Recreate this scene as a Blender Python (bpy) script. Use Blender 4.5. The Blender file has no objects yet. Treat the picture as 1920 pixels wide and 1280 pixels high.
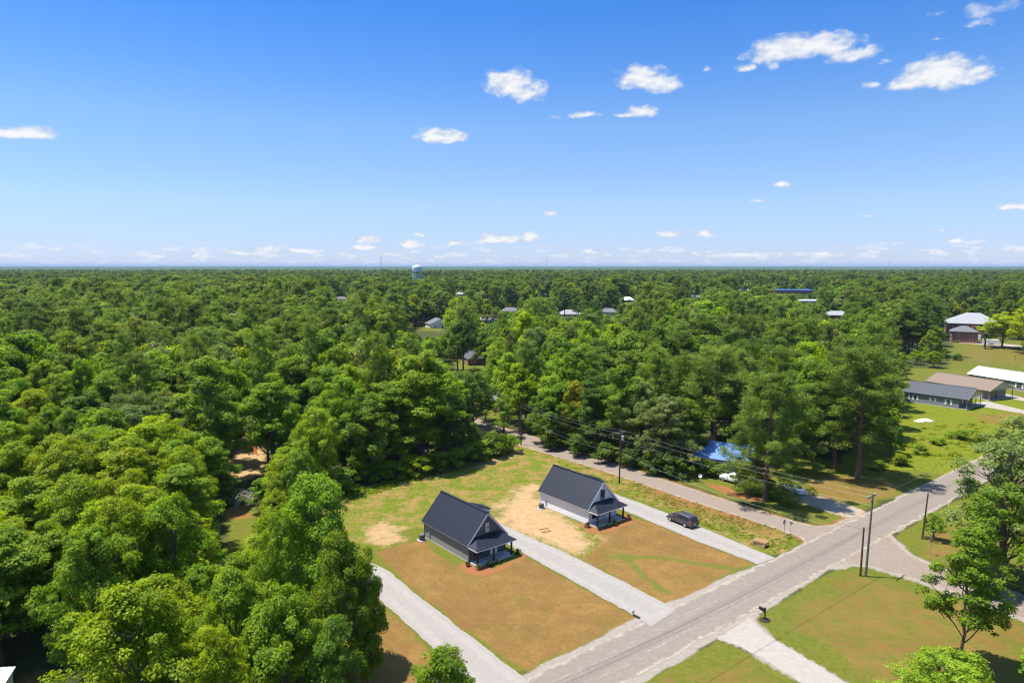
import bpy, math, random
import numpy as np
from mathutils import Vector, Matrix
R = math.radians
scene = bpy.context.scene
COL = scene.collection
random.seed(7)
rng = np.random.RandomState(11)

# ------------------------------------------------------------------ camera model (photo 1920x1280)
HC, F = 40.0, 1280.0
PITCH = math.atan((640 - 498) / F)
CP, SP = math.cos(PITCH), math.sin(PITCH)

def ray(x, y):
    dx, dy = (x - 960) / F, -(y - 640) / F
    return dx, CP + dy * SP, -SP + dy * CP

def G(x, y, z=0.0):
    d = ray(x, y)
    t = (z - HC) / d[2]
    return Vector((d[0] * t, d[1] * t, z))

def AT(x, y, Y):
    d = ray(x, y)
    t = Y / d[1]
    return Vector((d[0] * t, Y, HC + d[2] * t))

def proj(X, Y, Z):
    r2 = Z - HC
    c = Y * CP - r2 * SP
    u = Y * SP + r2 * CP
    return 960 + F * X / c, 640 - F * u / c

def elev(x, y):
    x = np.asarray(x, dtype=float); y = np.asarray(y, dtype=float)
    e = 4.0 * np.exp(-(((x + 230) / 150) ** 2 + ((y - 400) / 130) ** 2))
    return e * np.clip((y - 180) / 60, 0, 1)

# ------------------------------------------------------------------ materials
def nd(nt, typ, **kw):
    n = nt.nodes.new(typ)
    for k, v in kw.items():
        if k in n.inputs: n.inputs[k].default_value = v
        else: setattr(n, k, v)
    return n

def lk(nt, a, b): nt.links.new(a, b)

def newmat(name):
    m = bpy.data.materials.new(name); m.use_nodes = True
    nt = m.node_tree; nt.nodes.clear()
    out = nd(nt, 'ShaderNodeOutputMaterial')
    return m, nt, out

def c4(c): return (c[0], c[1], c[2], 1.0)

def simple(name, col, rough=0.6, metal=0.0, spec=0.3, var=0.12, scale=3.0, bump=0.0, bscale=20.0):
    m, nt, out = newmat(name)
    b = nd(nt, 'ShaderNodeBsdfPrincipled')
    b.inputs['Roughness'].default_value = rough
    b.inputs['Metallic'].default_value = metal
    b.inputs['Specular IOR Level'].default_value = spec
    tc = nd(nt, 'ShaderNodeTexCoord')
    n = nd(nt, 'ShaderNodeTexNoise', Scale=scale, Detail=5.0, Roughness=0.6)
    lk(nt, tc.outputs['Object'], n.inputs['Vector'])
    mx = nd(nt, 'ShaderNodeMix', data_type='RGBA')
    mx.inputs[6].default_value = c4([max(0, v * (1 - var)) for v in col])
    mx.inputs[7].default_value = c4([min(1, v * (1 + var)) for v in col])
    lk(nt, n.outputs['Fac'], mx.inputs[0])
    lk(nt, mx.outputs[2], b.inputs['Base Color'])
    if bump > 0:
        n2 = nd(nt, 'ShaderNodeTexNoise', Scale=bscale, Detail=4.0)
        lk(nt, tc.outputs['Object'], n2.inputs['Vector'])
        bp = nd(nt, 'ShaderNodeBump', Strength=bump, Distance=0.05)
        lk(nt, n2.outputs['Fac'], bp.inputs['Height'])
        lk(nt, bp.outputs['Normal'], b.inputs['Normal'])
    lk(nt, b.outputs[0], out.inputs[0])
    return m

def siding(name, col, axis='Z', period=0.2, dist=0.03, var=0.06):
    """lap siding (axis Z) or board and batten (axis Y): relief through a bump, lap shadow lines darkened in the colour"""
    m, nt, out = newmat(name)
    b = nd(nt, 'ShaderNodeBsdfPrincipled', Roughness=0.65)
    b.inputs['Specular IOR Level'].default_value = 0.25
    tc = nd(nt, 'ShaderNodeTexCoord')
    sep = nd(nt, 'ShaderNodeSeparateXYZ')
    lk(nt, tc.outputs['Object'], sep.inputs[0])
    mu = nd(nt, 'ShaderNodeMath', operation='MULTIPLY'); mu.inputs[1].default_value = 1.0 / period
    lk(nt, sep.outputs[axis], mu.inputs[0])
    fr = nd(nt, 'ShaderNodeMath', operation='FRACT'); lk(nt, mu.outputs[0], fr.inputs[0])
    if axis == 'Z':
        h = nd(nt, 'ShaderNodeMath', operation='SUBTRACT'); h.inputs[0].default_value = 1.0
        lk(nt, fr.outputs[0], h.inputs[1])
    else:
        h = nd(nt, 'ShaderNodeMath', operation='GREATER_THAN'); h.inputs[1].default_value = 0.82
        lk(nt, fr.outputs[0], h.inputs[0])
    gap = nd(nt, 'ShaderNodeMath', operation='LESS_THAN'); gap.inputs[1].default_value = 0.1  # mask of the board edge line, where the lap shadow is painted darker
    lk(nt, fr.outputs[0], gap.inputs[0])
    bp = nd(nt, 'ShaderNodeBump', Strength=1.0, Distance=dist)
    lk(nt, h.outputs[0], bp.inputs['Height'])
    lk(nt, bp.outputs['Normal'], b.inputs['Normal'])
    n = nd(nt, 'ShaderNodeTexNoise', Scale=1.5, Detail=6.0)
    lk(nt, tc.outputs['Object'], n.inputs['Vector'])
    mx = nd(nt, 'ShaderNodeMix', data_type='RGBA')
    mx.inputs[6].default_value = c4([v * (1 - var) for v in col]); mx.inputs[7].default_value = c4([min(1, v * (1 + var)) for v in col])
    lk(nt, n.outputs['Fac'], mx.inputs[0])
    m2 = nd(nt, 'ShaderNodeMix', data_type='RGBA')
    lk(nt, mx.outputs[2], m2.inputs[6]); m2.inputs[7].default_value = c4([v * 0.6 for v in col])
    lk(nt, gap.outputs[0], m2.inputs[0])
    lk(nt, m2.outputs[2], b.inputs['Base Color'])
    lk(nt, b.outputs[0], out.inputs[0])
    return m

def leafmat(name, inst=False, rough=0.5, trans=0.4):
    m, nt, out = newmat(name)
    if inst:
        at = nd(nt, 'ShaderNodeAttribute', attribute_type='INSTANCER', attribute_name='tint'); col = at.outputs['Color']
    else:
        oi = nd(nt, 'ShaderNodeObjectInfo'); col = oi.outputs['Color']
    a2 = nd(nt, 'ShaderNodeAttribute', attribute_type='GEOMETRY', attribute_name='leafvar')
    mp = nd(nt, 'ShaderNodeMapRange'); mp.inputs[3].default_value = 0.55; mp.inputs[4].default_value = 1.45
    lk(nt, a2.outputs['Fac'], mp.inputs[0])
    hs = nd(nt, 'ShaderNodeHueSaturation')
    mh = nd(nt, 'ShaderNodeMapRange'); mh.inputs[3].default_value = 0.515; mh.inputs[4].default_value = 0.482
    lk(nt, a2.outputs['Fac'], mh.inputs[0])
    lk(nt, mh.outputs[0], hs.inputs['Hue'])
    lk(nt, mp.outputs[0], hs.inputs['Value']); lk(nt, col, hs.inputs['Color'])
    b = nd(nt, 'ShaderNodeBsdfPrincipled', Roughness=rough)
    b.inputs['Specular IOR Level'].default_value = 0.16
    lk(nt, hs.outputs[0], b.inputs['Base Color'])
    t = nd(nt, 'ShaderNodeBsdfTranslucent')
    g = nd(nt, 'ShaderNodeHueSaturation', Value=1.35, Saturation=1.1); g.inputs['Hue'].default_value = 0.49
    lk(nt, hs.outputs[0], g.inputs['Color']); lk(nt, g.outputs[0], t.inputs['Color'])
    mx = nd(nt, 'ShaderNodeMixShader'); mx.inputs[0].default_value = trans
    lk(nt, b.outputs[0], mx.inputs[1]); lk(nt, t.outputs[0], mx.inputs[2])
    lk(nt, mx.outputs[0], out.inputs[0])
    return m

M = {}
M['bark'] = simple('bark', (0.13, 0.095, 0.07), 0.9, var=0.4, scale=4, bump=0.6)
M['pine_bark'] = simple('pine_bark', (0.15, 0.09, 0.06), 0.9, var=0.4, scale=4, bump=0.6)
M['dead_wood'] = simple('dead_wood', (0.36, 0.33, 0.29), 0.9, var=0.3, scale=5, bump=0.5)
M['leaf'] = leafmat('leaf_broad', trans=0.5)
M['needle'] = leafmat('leaf_needle', rough=0.55, trans=0.42)
M['leaf_far'] = leafmat('leaf_far', inst=True, trans=0.45)
M['charcoal_metal'] = simple('charcoal_metal_roof', (0.0135, 0.0155, 0.0245), 0.5, 0.0, 0.32, 0.2, 0.8)
M['gray_siding'] = siding('gray_lap_siding', (0.225, 0.212, 0.195), 'Z', 0.19, 0.016)
M['gray_batten'] = siding('gray_board_batten', (0.125, 0.125, 0.115), 'Y', 0.4, 0.03)
M['white_siding'] = siding('white_lap_siding', (0.74, 0.72, 0.69), 'Z', 0.19, 0.012, 0.03)
M['white_batten'] = siding('white_board_batten', (0.74, 0.74, 0.74), 'Y', 0.4, 0.02, 0.03)
M['white'] = simple('white_paint', (0.78, 0.78, 0.77), 0.5, var=0.04)
M['ltgray'] = simple('light_gray_trim', (0.55, 0.56, 0.57), 0.5, var=0.04)
M['black'] = simple('black_paint', (0.012, 0.012, 0.013), 0.4, var=0.2)
M['brown_post'] = simple('dark_brown_post', (0.035, 0.02, 0.013), 0.6, var=0.2)
M['glass'] = simple('window_glass', (0.02, 0.025, 0.03), 0.06, 0.0, 0.8, 0.1)
M['blind'] = simple('window_blind', (0.5, 0.45, 0.42), 0.5, var=0.05)
M['concrete'] = simple('concrete', (0.40, 0.39, 0.37), 0.85, var=0.12, scale=1.5, bump=0.1)
M['gravel'] = None
M['tyre'] = simple('tyre', (0.015, 0.015, 0.016), 0.85)
M['rim'] = simple('rim_metal', (0.5, 0.5, 0.52), 0.35, 0.6)
M['van_paint'] = simple('van_paint', (0.085, 0.075, 0.075), 0.22, 0.35, 0.6, 0.04)
M['white_car'] = simple('white_car_paint', (0.72, 0.72, 0.70), 0.25, 0.0, 0.5, 0.03)
M['silver_car'] = simple('silver_car_paint', (0.45, 0.46, 0.47), 0.3, 0.4, 0.5, 0.03)
M['red_car'] = simple('red_car_paint', (0.4, 0.03, 0.03), 0.3, 0.0, 0.5, 0.05)
M['dark_car'] = simple('dark_car_paint', (0.06, 0.07, 0.09), 0.25, 0.2, 0.5, 0.05)
M['red_lamp'] = simple('red_lamp', (0.45, 0.02, 0.02), 0.25, 0, 0.5)
M['clear_lamp'] = simple('clear_lamp', (0.7, 0.7, 0.72), 0.15, 0, 0.6)
M['pole'] = simple('weathered_pole', (0.13, 0.115, 0.09), 0.9, var=0.3, scale=2, bump=0.3)
M['dark_pole'] = simple('creosote_pole', (0.085, 0.045, 0.03), 0.9, var=0.3, scale=2, bump=0.3)
M['wire'] = simple('wire_aluminium', (0.45, 0.45, 0.45), 0.5, 0.3)
M['cable'] = simple('black_cable', (0.03, 0.03, 0.03), 0.7)
M['ceramic'] = simple('insulator', (0.45, 0.42, 0.4), 0.3)
M['galv'] = simple('galvanised_steel', (0.42, 0.43, 0.44), 0.45, 0.5)
M['sign_red'] = simple('sign_red', (0.42, 0.02, 0.025), 0.45)
M['sign_green'] = simple('sign_green', (0.02, 0.13, 0.06), 0.45)
M['blue_roof'] = simple('blue_metal_roof', (0.10, 0.20, 0.42), 0.6, 0.0, 0.3, 0.08)
M['brick'] = simple('red_brick', (0.235, 0.105, 0.078), 0.85, var=0.3, scale=8)
M['gray_shingle'] = simple('gray_shingle', (0.13, 0.13, 0.14), 0.9, var=0.25, scale=3, bump=0.3)
M['dark_shingle'] = simple('charcoal_shingle', (0.075, 0.078, 0.09), 0.9, var=0.3, scale=2.2, bump=0.3)
M['brown_shingle'] = simple('brown_shingle', (0.19, 0.14, 0.105), 0.9, var=0.25, scale=2.2, bump=0.3)
M['pale_roof'] = simple('pale_roof', (0.27, 0.27, 0.275), 0.8, var=0.1, scale=0.5)
M['white_metal'] = simple('white_metal_roof', (0.76, 0.76, 0.75), 0.4, 0, 0.4, 0.04)
M['slate_siding'] = siding('slate_lap_siding', (0.20, 0.205, 0.235), 'Z', 0.19, 0.02)
M['tan_siding'] = siding('tan_lap_siding', (0.38, 0.335, 0.30), 'Z', 0.19, 0.02)
M['cream'] = simple('cream_wall', (0.55, 0.50, 0.42), 0.7, var=0.06)
M['wood'] = simple('raw_wood', (0.42, 0.26, 0.13), 0.8, var=0.3, scale=6)
M['orange'] = simple('orange_netting', (0.75, 0.20, 0.03), 0.7, var=0.15)
M['sandpile'] = simple('pale_sand', (0.62, 0.52, 0.38), 0.95, var=0.12, scale=3, bump=0.5, bscale=6)
M['tower_paint'] = simple('tower_paint', (0.44, 0.52, 0.56), 0.5, var=0.05)
M['blue_paint'] = simple('blue_metal', (0.12, 0.22, 0.5), 0.5)
M['ac'] = simple('air_conditioner_casing', (0.10, 0.10, 0.105), 0.5)
M['mulch'] = simple('dark_mulch', (0.035, 0.025, 0.02), 0.95, var=0.4, scale=8, bump=0.5)

# ------------------------------------------------------------------ mesh helpers
class MB:
    def __init__(s): s.v = []; s.f = []
    def add(s, vs, fs):
        o = len(s.v); s.v += [tuple(v) for v in vs]; s.f += [tuple(i + o for i in f) for f in fs]; return s
    def box(s, x0, x1, y0, y1, z0, z1):
        vs = [(x0, y0, z0), (x1, y0, z0), (x1, y1, z0), (x0, y1, z0), (x0, y0, z1), (x1, y0, z1), (x1, y1, z1), (x0, y1, z1)]
        return s.add(vs, [(0, 3, 2, 1), (4, 5, 6, 7), (0, 1, 5, 4), (1, 2, 6, 5), (2, 3, 7, 6), (3, 0, 4, 7)])
    def beam(s, a, b, w, h, up=Vector((0, 0, 1))):
        a, b = Vector(a), Vector(b); d = (b - a).normalized()
        sd = d.cross(Vector(up))
        if sd.length < 1e-4: sd = d.cross(Vector((0, 1, 0)))
        sd.normalize(); u = sd.cross(d)
        vs = [p + sd * sx * w / 2 + u * sy * h / 2 for p in (a, b) for sx, sy in ((-1, -1), (1, -1), (1, 1), (-1, 1))]
        return s.add(vs, [(0, 1, 2, 3), (7, 6, 5, 4), (0, 4, 5, 1), (1, 5, 6, 2), (2, 6, 7, 3), (3, 7, 4, 0)])
    def tube(s, pts, rad, n=8, cap=True):
        pts = [Vector(p) for p in pts]; k = len(pts)
        if not hasattr(rad, '__len__'): rad = [rad] * k
        vs = []; fs = []
        ref = None
        for i, p in enumerate(pts):
            d = (pts[min(i + 1, k - 1)] - pts[max(i - 1, 0)]).normalized()
            if ref is None: ref = Vector((1, 0, 0)) if abs(d.x) < 0.9 else Vector((0, 1, 0))
            a = (ref - d * ref.dot(d)).normalized(); b = d.cross(a); ref = a
            for j in range(n):
                t = 2 * math.pi * j / n
                vs.append(p + (a * math.cos(t) + b * math.sin(t)) * rad[i])
        for i in range(k - 1):
            for j in range(n):
                fs.append((i * n + j, i * n + (j + 1) % n, (i + 1) * n + (j + 1) % n, (i + 1) * n + j))
        if cap:
            fs.append(tuple(range(n - 1, -1, -1))); fs.append(tuple((k - 1) * n + j for j in range(n)))
        return s.add(vs, fs)
    def loft(s, rings, cap=True):
        n = len(rings[0]); vs = [p for r in rings for p in r]; fs = []
        for i in range(len(rings) - 1):
            for j in range(n):
                fs.append((i * n + j, i * n + (j + 1) % n, (i + 1) * n + (j + 1) % n, (i + 1) * n + j))
        if cap:
            fs.append(tuple(range(n - 1, -1, -1))); fs.append(tuple((len(rings) - 1) * n + j for j in range(n)))
        return s.add(vs, fs)
    def slab(s, quad, t):
        """a thick plate: quad of points, thickened by t along its normal"""
        q = [Vector(p) for p in quad]
        nrm = (q[1] - q[0]).cross(q[-1] - q[0]).normalized()
        n = len(q)
        vs = q + [p + nrm * t for p in q]
        fs = [tuple(range(n - 1, -1, -1)), tuple(range(n, 2 * n))]
        for i in range(n): fs.append((i, (i + 1) % n, n + (i + 1) % n, n + i))
        return s.add(vs, fs)
    def lathe(s, prof, n=24, c=(0, 0, 0)):
        rings = [[(c[0] + r * math.cos(2 * math.pi * j / n), c[1] + r * math.sin(2 * math.pi * j / n), c[2] + z) for j in range(n)] for r, z in prof]
        return s.loft(rings)
    def build(s, name, mat, parent=None, smooth=False):
        me = bpy.data.meshes.new(name)
        me.from_pydata(s.v, [], s.f); me.update()
        if smooth: me.polygons.foreach_set('use_smooth', [True] * len(me.polygons))
        me.materials.append(mat)
        o = bpy.data.objects.new(name, me); COL.objects.link(o)
        if parent is not None: o.parent = parent
        return o

def tag(o, label=None, cat=None, group=None, kind=None):
    if label: o['label'] = label
    if cat: o['category'] = cat
    if group: o['group'] = group
    if kind: o['kind'] = kind
    return o

def thing(name, label, cat, loc=(0, 0, 0), rz=0.0, group=None):
    o = bpy.data.objects.new(name, None); COL.objects.link(o)
    o.location = loc; o.rotation_euler = (0, 0, rz); o.empty_display_size = 0.5
    return tag(o, label, cat, group)

def copy_tree(o, parent=None):
    c = o.copy(); COL.objects.link(c)
    if parent is not None: c.parent = parent
    for ch in list(o.children): copy_tree(ch, c)
    return c

# ------------------------------------------------------------------ ground data: polygons in photo pixels -> ground metres
def gp(px): return np.array([list(G(x, y))[:2] for x, y in px])

_TAB = {}
def pnoise(x, y, scale, seed, octs=4):
    """value noise, numpy"""
    tot = np.zeros_like(x); amp = 1.0; s = 0.0
    if seed not in _TAB: _TAB[seed] = np.random.RandomState(seed).rand(256, 256)
    tab = _TAB[seed]
    f = 1.0 / scale
    for o in range(octs):
        xx = x * f + 37.1 * o; yy = y * f + 11.7 * o
        xi = np.floor(xx).astype(int); yi = np.floor(yy).astype(int)
        fx = xx - xi; fy = yy - yi
        fx = fx * fx * (3 - 2 * fx); fy = fy * fy * (3 - 2 * fy)
        a = tab[xi & 255, yi & 255]; b = tab[(xi + 1) & 255, yi & 255]; c = tab[xi & 255, (yi + 1) & 255]; d = tab[(xi + 1) & 255, (yi + 1) & 255]
        tot += amp * ((a * (1 - fx) + b * fx) * (1 - fy) + (c * (1 - fx) + d * fx) * fy)
        s += amp; amp *= 0.55; f *= 2.03
    return tot / s

def sdf(poly, x, y):
    """signed distance, positive inside"""
    n = len(poly); dmin = np.full(x.shape, 1e9); inside = np.zeros(x.shape, bool)
    for i in range(n):
        ax, ay = poly[i]; bx, by = poly[(i + 1) % n]
        ex, ey = bx - ax, by - ay
        t = np.clip(((x - ax) * ex + (y - ay) * ey) / (ex * ex + ey * ey + 1e-12), 0, 1)
        dmin = np.minimum(dmin, np.hypot(x - ax - t * ex, y - ay - t * ey))
        c = ((ay > y) != (by > y)) & (x < (bx - ax) * (y - ay) / (by - ay + 1e-12) + ax)
        inside ^= c
    return np.where(inside, dmin, -dmin)

DRIVE_A = gp([(684, 1050), (722, 1066), (745, 1085), (870, 1183), (985, 1272), (1010, 1292), (905, 1310), (819, 1222), (764, 1171), (701, 1114)])
DRIVE_B = gp([(930, 978), (948, 986), (1084, 1047), (1240, 1127), (1268, 1143), (1220, 1176), (1190, 1155), (1070, 1087), (962, 1026), (925, 1005)])
DRIVE_C = gp([(1120, 912), (1158, 927), (1230, 954), (1311, 986), (1400, 1024), (1455, 1046), (1420, 1058), (1390, 1046), (1310, 1016), (1230, 982), (1168, 957), (1120, 938)])
P_D = gp([(1345, 1196), (1405, 1158), (1432, 1185), (1490, 1220), (1590, 1283), (1680, 1340), (1600, 1340), (1505, 1280), (1440, 1240), (1395, 1216)])
road_dir = Vector((math.cos(R(38.6)), math.sin(R(38.6)), 0)); road_nrm = Vector((-road_dir.y, road_dir.x, 0))
rc = G(1375, 1122)
ROAD_HW = 3.15
def road_pt(s, w): return rc + road_dir * s + road_nrm * w
MAIN = np.array([list(road_pt(s, w))[:2] for s, w in ((-70, -ROAD_HW), (120, -ROAD_HW), (120, ROAD_HW), (-70, ROAD_HW))])
SIDE_L = gp([(800, 735), (880, 780), (940, 800), (985, 813), (1100, 850), (1200, 884), (1300, 917), (1400, 949), (1480, 974), (1530, 986), (1560, 984), (1610, 962), (1640, 985), (1560, 1040), (1515, 1026), (1500, 1008), (1470, 996), (1400, 972), (1300, 940), (1200, 905), (1100, 873), (1020, 849), (970, 834), (920, 818), (860, 795), (770, 745)])
SIDE_R = gp([(1660, 1000), (1677, 1012), (1701, 1038), (1763, 1066), (1840, 1092), (1920, 1117), (2050, 1155), (2050, 1204), (1920, 1160), (1744, 1096), (1670, 1072), (1630, 1060), (1596, 1055), (1560, 1062), (1600, 1020)])
GRAVEL_E = gp([(1475, 922), (1510, 924), (1560, 937), (1620, 957), (1618, 972), (1590, 970), (1540, 952), (1480, 938)])
SLAB_1 = gp([(1812, 757), (1850, 752), (1925, 770), (1925, 777)])
SLAB_2 = gp([(1862, 741), (1885, 738), (1925, 747), (1925, 753)])

LAWN = []   # (polygon, channel, weight, softness, noise amplitude)
def area(px, ch, w=1.0, soft=0.8, amp=1.2): LAWN.append((gp(px), ch, w, soft, amp))
# channels 0 lush 1 dry 2 sand 3 straw 4 gravel 5 field 6 patchy
area([(600, 960), (640, 930), (720, 915), (870, 868), (985, 840), (1100, 870), (1300, 935), (1480, 992), (1510, 1022), (1420, 1060), (1215, 1172), (985, 1280), (900, 1330), (500, 1330), (560, 1050)], 0, 0.85, 1.0, 2.0)
area([(600, 960), (640, 925), (720, 905), (870, 862), (985, 836), (1110, 872), (1210, 905), (1100, 930), (1010, 925), (1000, 965), (900, 955), (780, 990), (700, 1015), (600, 1030)], 6, 1.0, 1.5, 2.5)
area([(705, 1035), (755, 1018), (795, 1012), (835, 1048), (888, 1078), (985, 1042), (1075, 1092), (1212, 1167), (985, 1266), (880, 1185), (745, 1078)], 1, 1.0, 0.5, 0.7)
area([(560, 1100), (700, 1122), (764, 1175), (819, 1228), (900, 1300), (880, 1360), (500, 1360)], 1, 1.0, 0.6, 1.0)
area([(1085, 1048), (1105, 1036), (1128, 1000), (1165, 965), (1230, 984), (1330, 1024), (1418, 1058), (1340, 1105), (1265, 1140), (1180, 1095)], 1, 1.0, 0.5, 0.8)
area([(925, 962), (940, 945), (960, 935), (1000, 912), (1015, 950), (1060, 980), (1090, 1003), (1128, 1004), (1128, 1014), (1105, 1034), (1086, 1048), (1010, 1010), (948, 984), (928, 974)], 2, 1.0, 3.2, 2.6)
area([(680, 985), (720, 978), (765, 985), (770, 1012), (718, 1026), (690, 1015)], 2, 0.7, 1.6, 2.4)
area([(860, 870), (935, 850), (985, 845), (930, 875)], 2, 0.5, 1.0, 1.6)
area([(700, 912), (780, 890), (790, 900), (700, 925)], 2, 0.55, 1.0, 1.6)
# straw beds by the porches
area([(862, 1058), (885, 1050), (925, 1068), (975, 1045), (985, 1030), (972, 1018), (990, 1020), (1000, 1036), (950, 1062), (915, 1078), (875, 1075)], 3, 1.0, 0.15, 0.25)
area([(1084, 980), (1100, 978), (1125, 990), (1172, 973), (1168, 962), (1184, 968), (1186, 978), (1150, 994), (1118, 1002), (1096, 996)], 3, 1.0, 0.15, 0.25)
# green streaks in the dry lots
area([(995, 1250), (1060, 1212), (1120, 1190), (1200, 1160), (1208, 1168), (1130, 1202), (1070, 1224), (1010, 1262)], 7, 0.85, 0.6, 0.9)
area([(1160, 1035), (1185, 1042), (1215, 1075), (1255, 1105), (1270, 1112), (1250, 1116), (1205, 1085), (1165, 1050)], 7, 0.8, 0.5, 0.7)
area([(1130, 1040), (1240, 1040), (1330, 1055), (1385, 1062), (1380, 1070), (1320, 1064), (1230, 1050), (1130, 1048)], 7, 0.7, 0.4, 0.6)
area([(1350, 1082), (1400, 1058), (1470, 1048), (1460, 1060), (1400, 1082), (1345, 1098)], 7, 0.9, 0.5, 0.6)
area([(800, 1018), (820, 1028), (870, 1055), (866, 1062), (820, 1042), (795, 1022)], 7, 0.7, 0.3, 0.4)
area([(1250, 1130), (1300, 1108), (1320, 1108), (1262, 1140)], 7, 0.7, 0.5, 0.6)
# verge with weeds
area([(1160, 922), (1180, 900), (1300, 938), (1480, 994), (1512, 1020), (1500, 1030), (1455, 1046), (1311, 986)], 6, 0.8, 0.6, 1.2)
area([(1190, 903), (1300, 939), (1470, 995), (1440, 1010), (1300, 965), (1200, 925)], 1, 0.55, 0.8, 1.6)
area([(1230, 918), (1300, 942), (1420, 980), (1440, 998), (1330, 965), (1230, 930)], 3, 0.45, 0.8, 1.6)
area([(1455, 1044), (1500, 1010), (1515, 1022), (1470, 1048)], 7, 0.9, 0.4, 0.5)
# across the side street
area([(990, 806), (1100, 845), (1300, 912), (1480, 970), (1540, 986), (1610, 962), (1790, 890), (1700, 850), (1600, 870), (1480, 850), (1330, 860), (1200, 850), (1000, 790)], 0, 0.8, 1.0, 1.5)
area([(1500, 890), (1590, 890), (1700, 905), (1640, 945), (1560, 940), (1520, 925)], 1, 0.65, 1.2, 2.0)
area([(1310, 898), (1370, 915), (1440, 935), (1420, 945), (1330, 915)], 3, 0.8, 0.6, 1.0)
area([(1520, 975), (1600, 955), (1620, 962), (1560, 985)], 0, 0.9, 0.5, 0.8)
# bottom right lawns
area([(1408, 1158), (1500, 1105), (1590, 1056), (1670, 1072), (1744, 1098), (1920, 1162), (2060, 1210), (2060, 1360), (1700, 1360), (1590, 1285), (1432, 1187)], 0, 0.8, 0.4, 0.6)
area([(1470, 1150), (1600, 1085), (1740, 1105), (1920, 1175), (1920, 1300), (1650, 1290), (1540, 1220)], 1, 0.52, 2.5, 4.0)
area([(1120, 1330), (1345, 1196), (1398, 1216), (1440, 1240), (1560, 1315), (1560, 1360)], 0, 0.9, 0.4, 0.6)
area([(1150, 1330), (1250, 1262), (1280, 1300), (1200, 1350)], 1, 0.5, 1.0, 2.0)
area([(1280, 1270), (1400, 1235), (1500, 1290), (1400, 1330)], 1, 0.4, 1.5, 2.5)
# corner east of the crossing
area([(1675, 1008), (1740, 968), (1850, 905), (1920, 868), (2100, 800), (2100, 1100), (1920, 1112), (1763, 1064), (1701, 1034)], 0, 0.85, 0.4, 0.6)
area([(1720, 1010), (1790, 990), (1790, 1040), (1740, 1045)], 1, 0.6, 0.8, 1.5)
area([(1860, 960), (1930, 930), (1930, 1010), (1870, 1010)], 1, 0.6, 1.0, 2.0)
# field and house lawns at right
area([(1560, 880), (1680, 760), (1690, 745), (2000, 745), (2000, 800), (1850, 858), (1790, 892), (1700, 880)], 5, 1.0, 1.0, 2.0)
area([(1680, 700), (1700, 690), (2000, 690), (2000, 790), (1850, 790), (1780, 785), (1690, 765)], 0, 0.9, 1.5, 3.0)
area([(1820, 775), (1930, 772), (1930, 792), (1850, 795)], 1, 0.6, 2.0, 3.0)
area([(1780, 640), (1800, 630), (2000, 640), (2000, 700), (1770, 700)], 0, 0.7, 1.5, 3.0)
area([(1800, 645), (1930, 655), (1930, 685), (1810, 680)], 1, 0.38, 2.0, 4.0)
# clearings
area([(430, 862), (450, 840), (478, 812), (497, 830), (492, 890), (450, 905), (436, 890)], 2, 0.9, 1.0, 1.6)
area([(420, 955), (480, 950), (478, 1015), (430, 1040)], 0, 0.9, 1.0, 1.6)
area([(425, 950), (470, 945), (470, 968), (430, 975)], 3, 0.7, 1.0, 1.6)
area([(775, 614), (828, 614), (835, 626), (785, 624)], 0, 0.8, 2.0, 3.0)
area([(830, 640), (905, 650), (980, 760), (960, 800), (880, 770), (850, 690)], 0, 0.8, 2.0, 3.0)
area([(40, 1262), (80, 1255), (100, 1300), (30, 1300)], 1, 0.7, 0.6, 1.0)

def ground_masks(x, y):
    nz = pnoise(x, y, 4.0, 3) - 0.5
    nz2 = pnoise(x, y, 1.6, 5) - 0.5
    ch = [np.zeros_like(x) for _ in range(8)]
    for poly, c, w, soft, amp in LAWN:
        pad = 8
        sel = (x > poly[:, 0].min() - pad) & (x < poly[:, 0].max() + pad) & (y > poly[:, 1].min() - pad) & (y < poly[:, 1].max() + pad)
        if not sel.any(): continue
        d = sdf(poly, x[sel], y[sel]) + nz[sel] * amp * 2 + nz2[sel] * amp
        v = np.clip(d / soft * 0.5 + 0.5, 0, 1); v = v * v * (3 - 2 * v) * w
        ch[c][sel] = np.maximum(ch[c][sel], v)
    # pale sand shoulders along the roads
    near = (x > -40) & (x < 140) & (y > 40) & (y < 190)
    s_ = (x[near] - rc.x) * road_dir.x + (y[near] - rc.y) * road_dir.y
    for poly, wd in ((MAIN, 0.35 + 0.95 * np.clip((14 - s_) / 14, 0, 1)), (SIDE_L, 0.35), (SIDE_R, 0.9), (P_D, 0.5), (GRAVEL_E, 0.5)):
        d = sdf(poly, x[near], y[near]) + nz[near] * 1.1 + nz2[near] * 0.7
        v = np.clip((d + wd) / 0.5, 0, 1)
        if poly is SIDE_L:
            ch[3][near] = np.maximum(ch[3][near], np.clip((d + 1.0) / 0.6, 0, 1) * 0.6)
            v = v * 0.6
        ch[4][near] = np.maximum(ch[4][near], v)
    return ch

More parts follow.
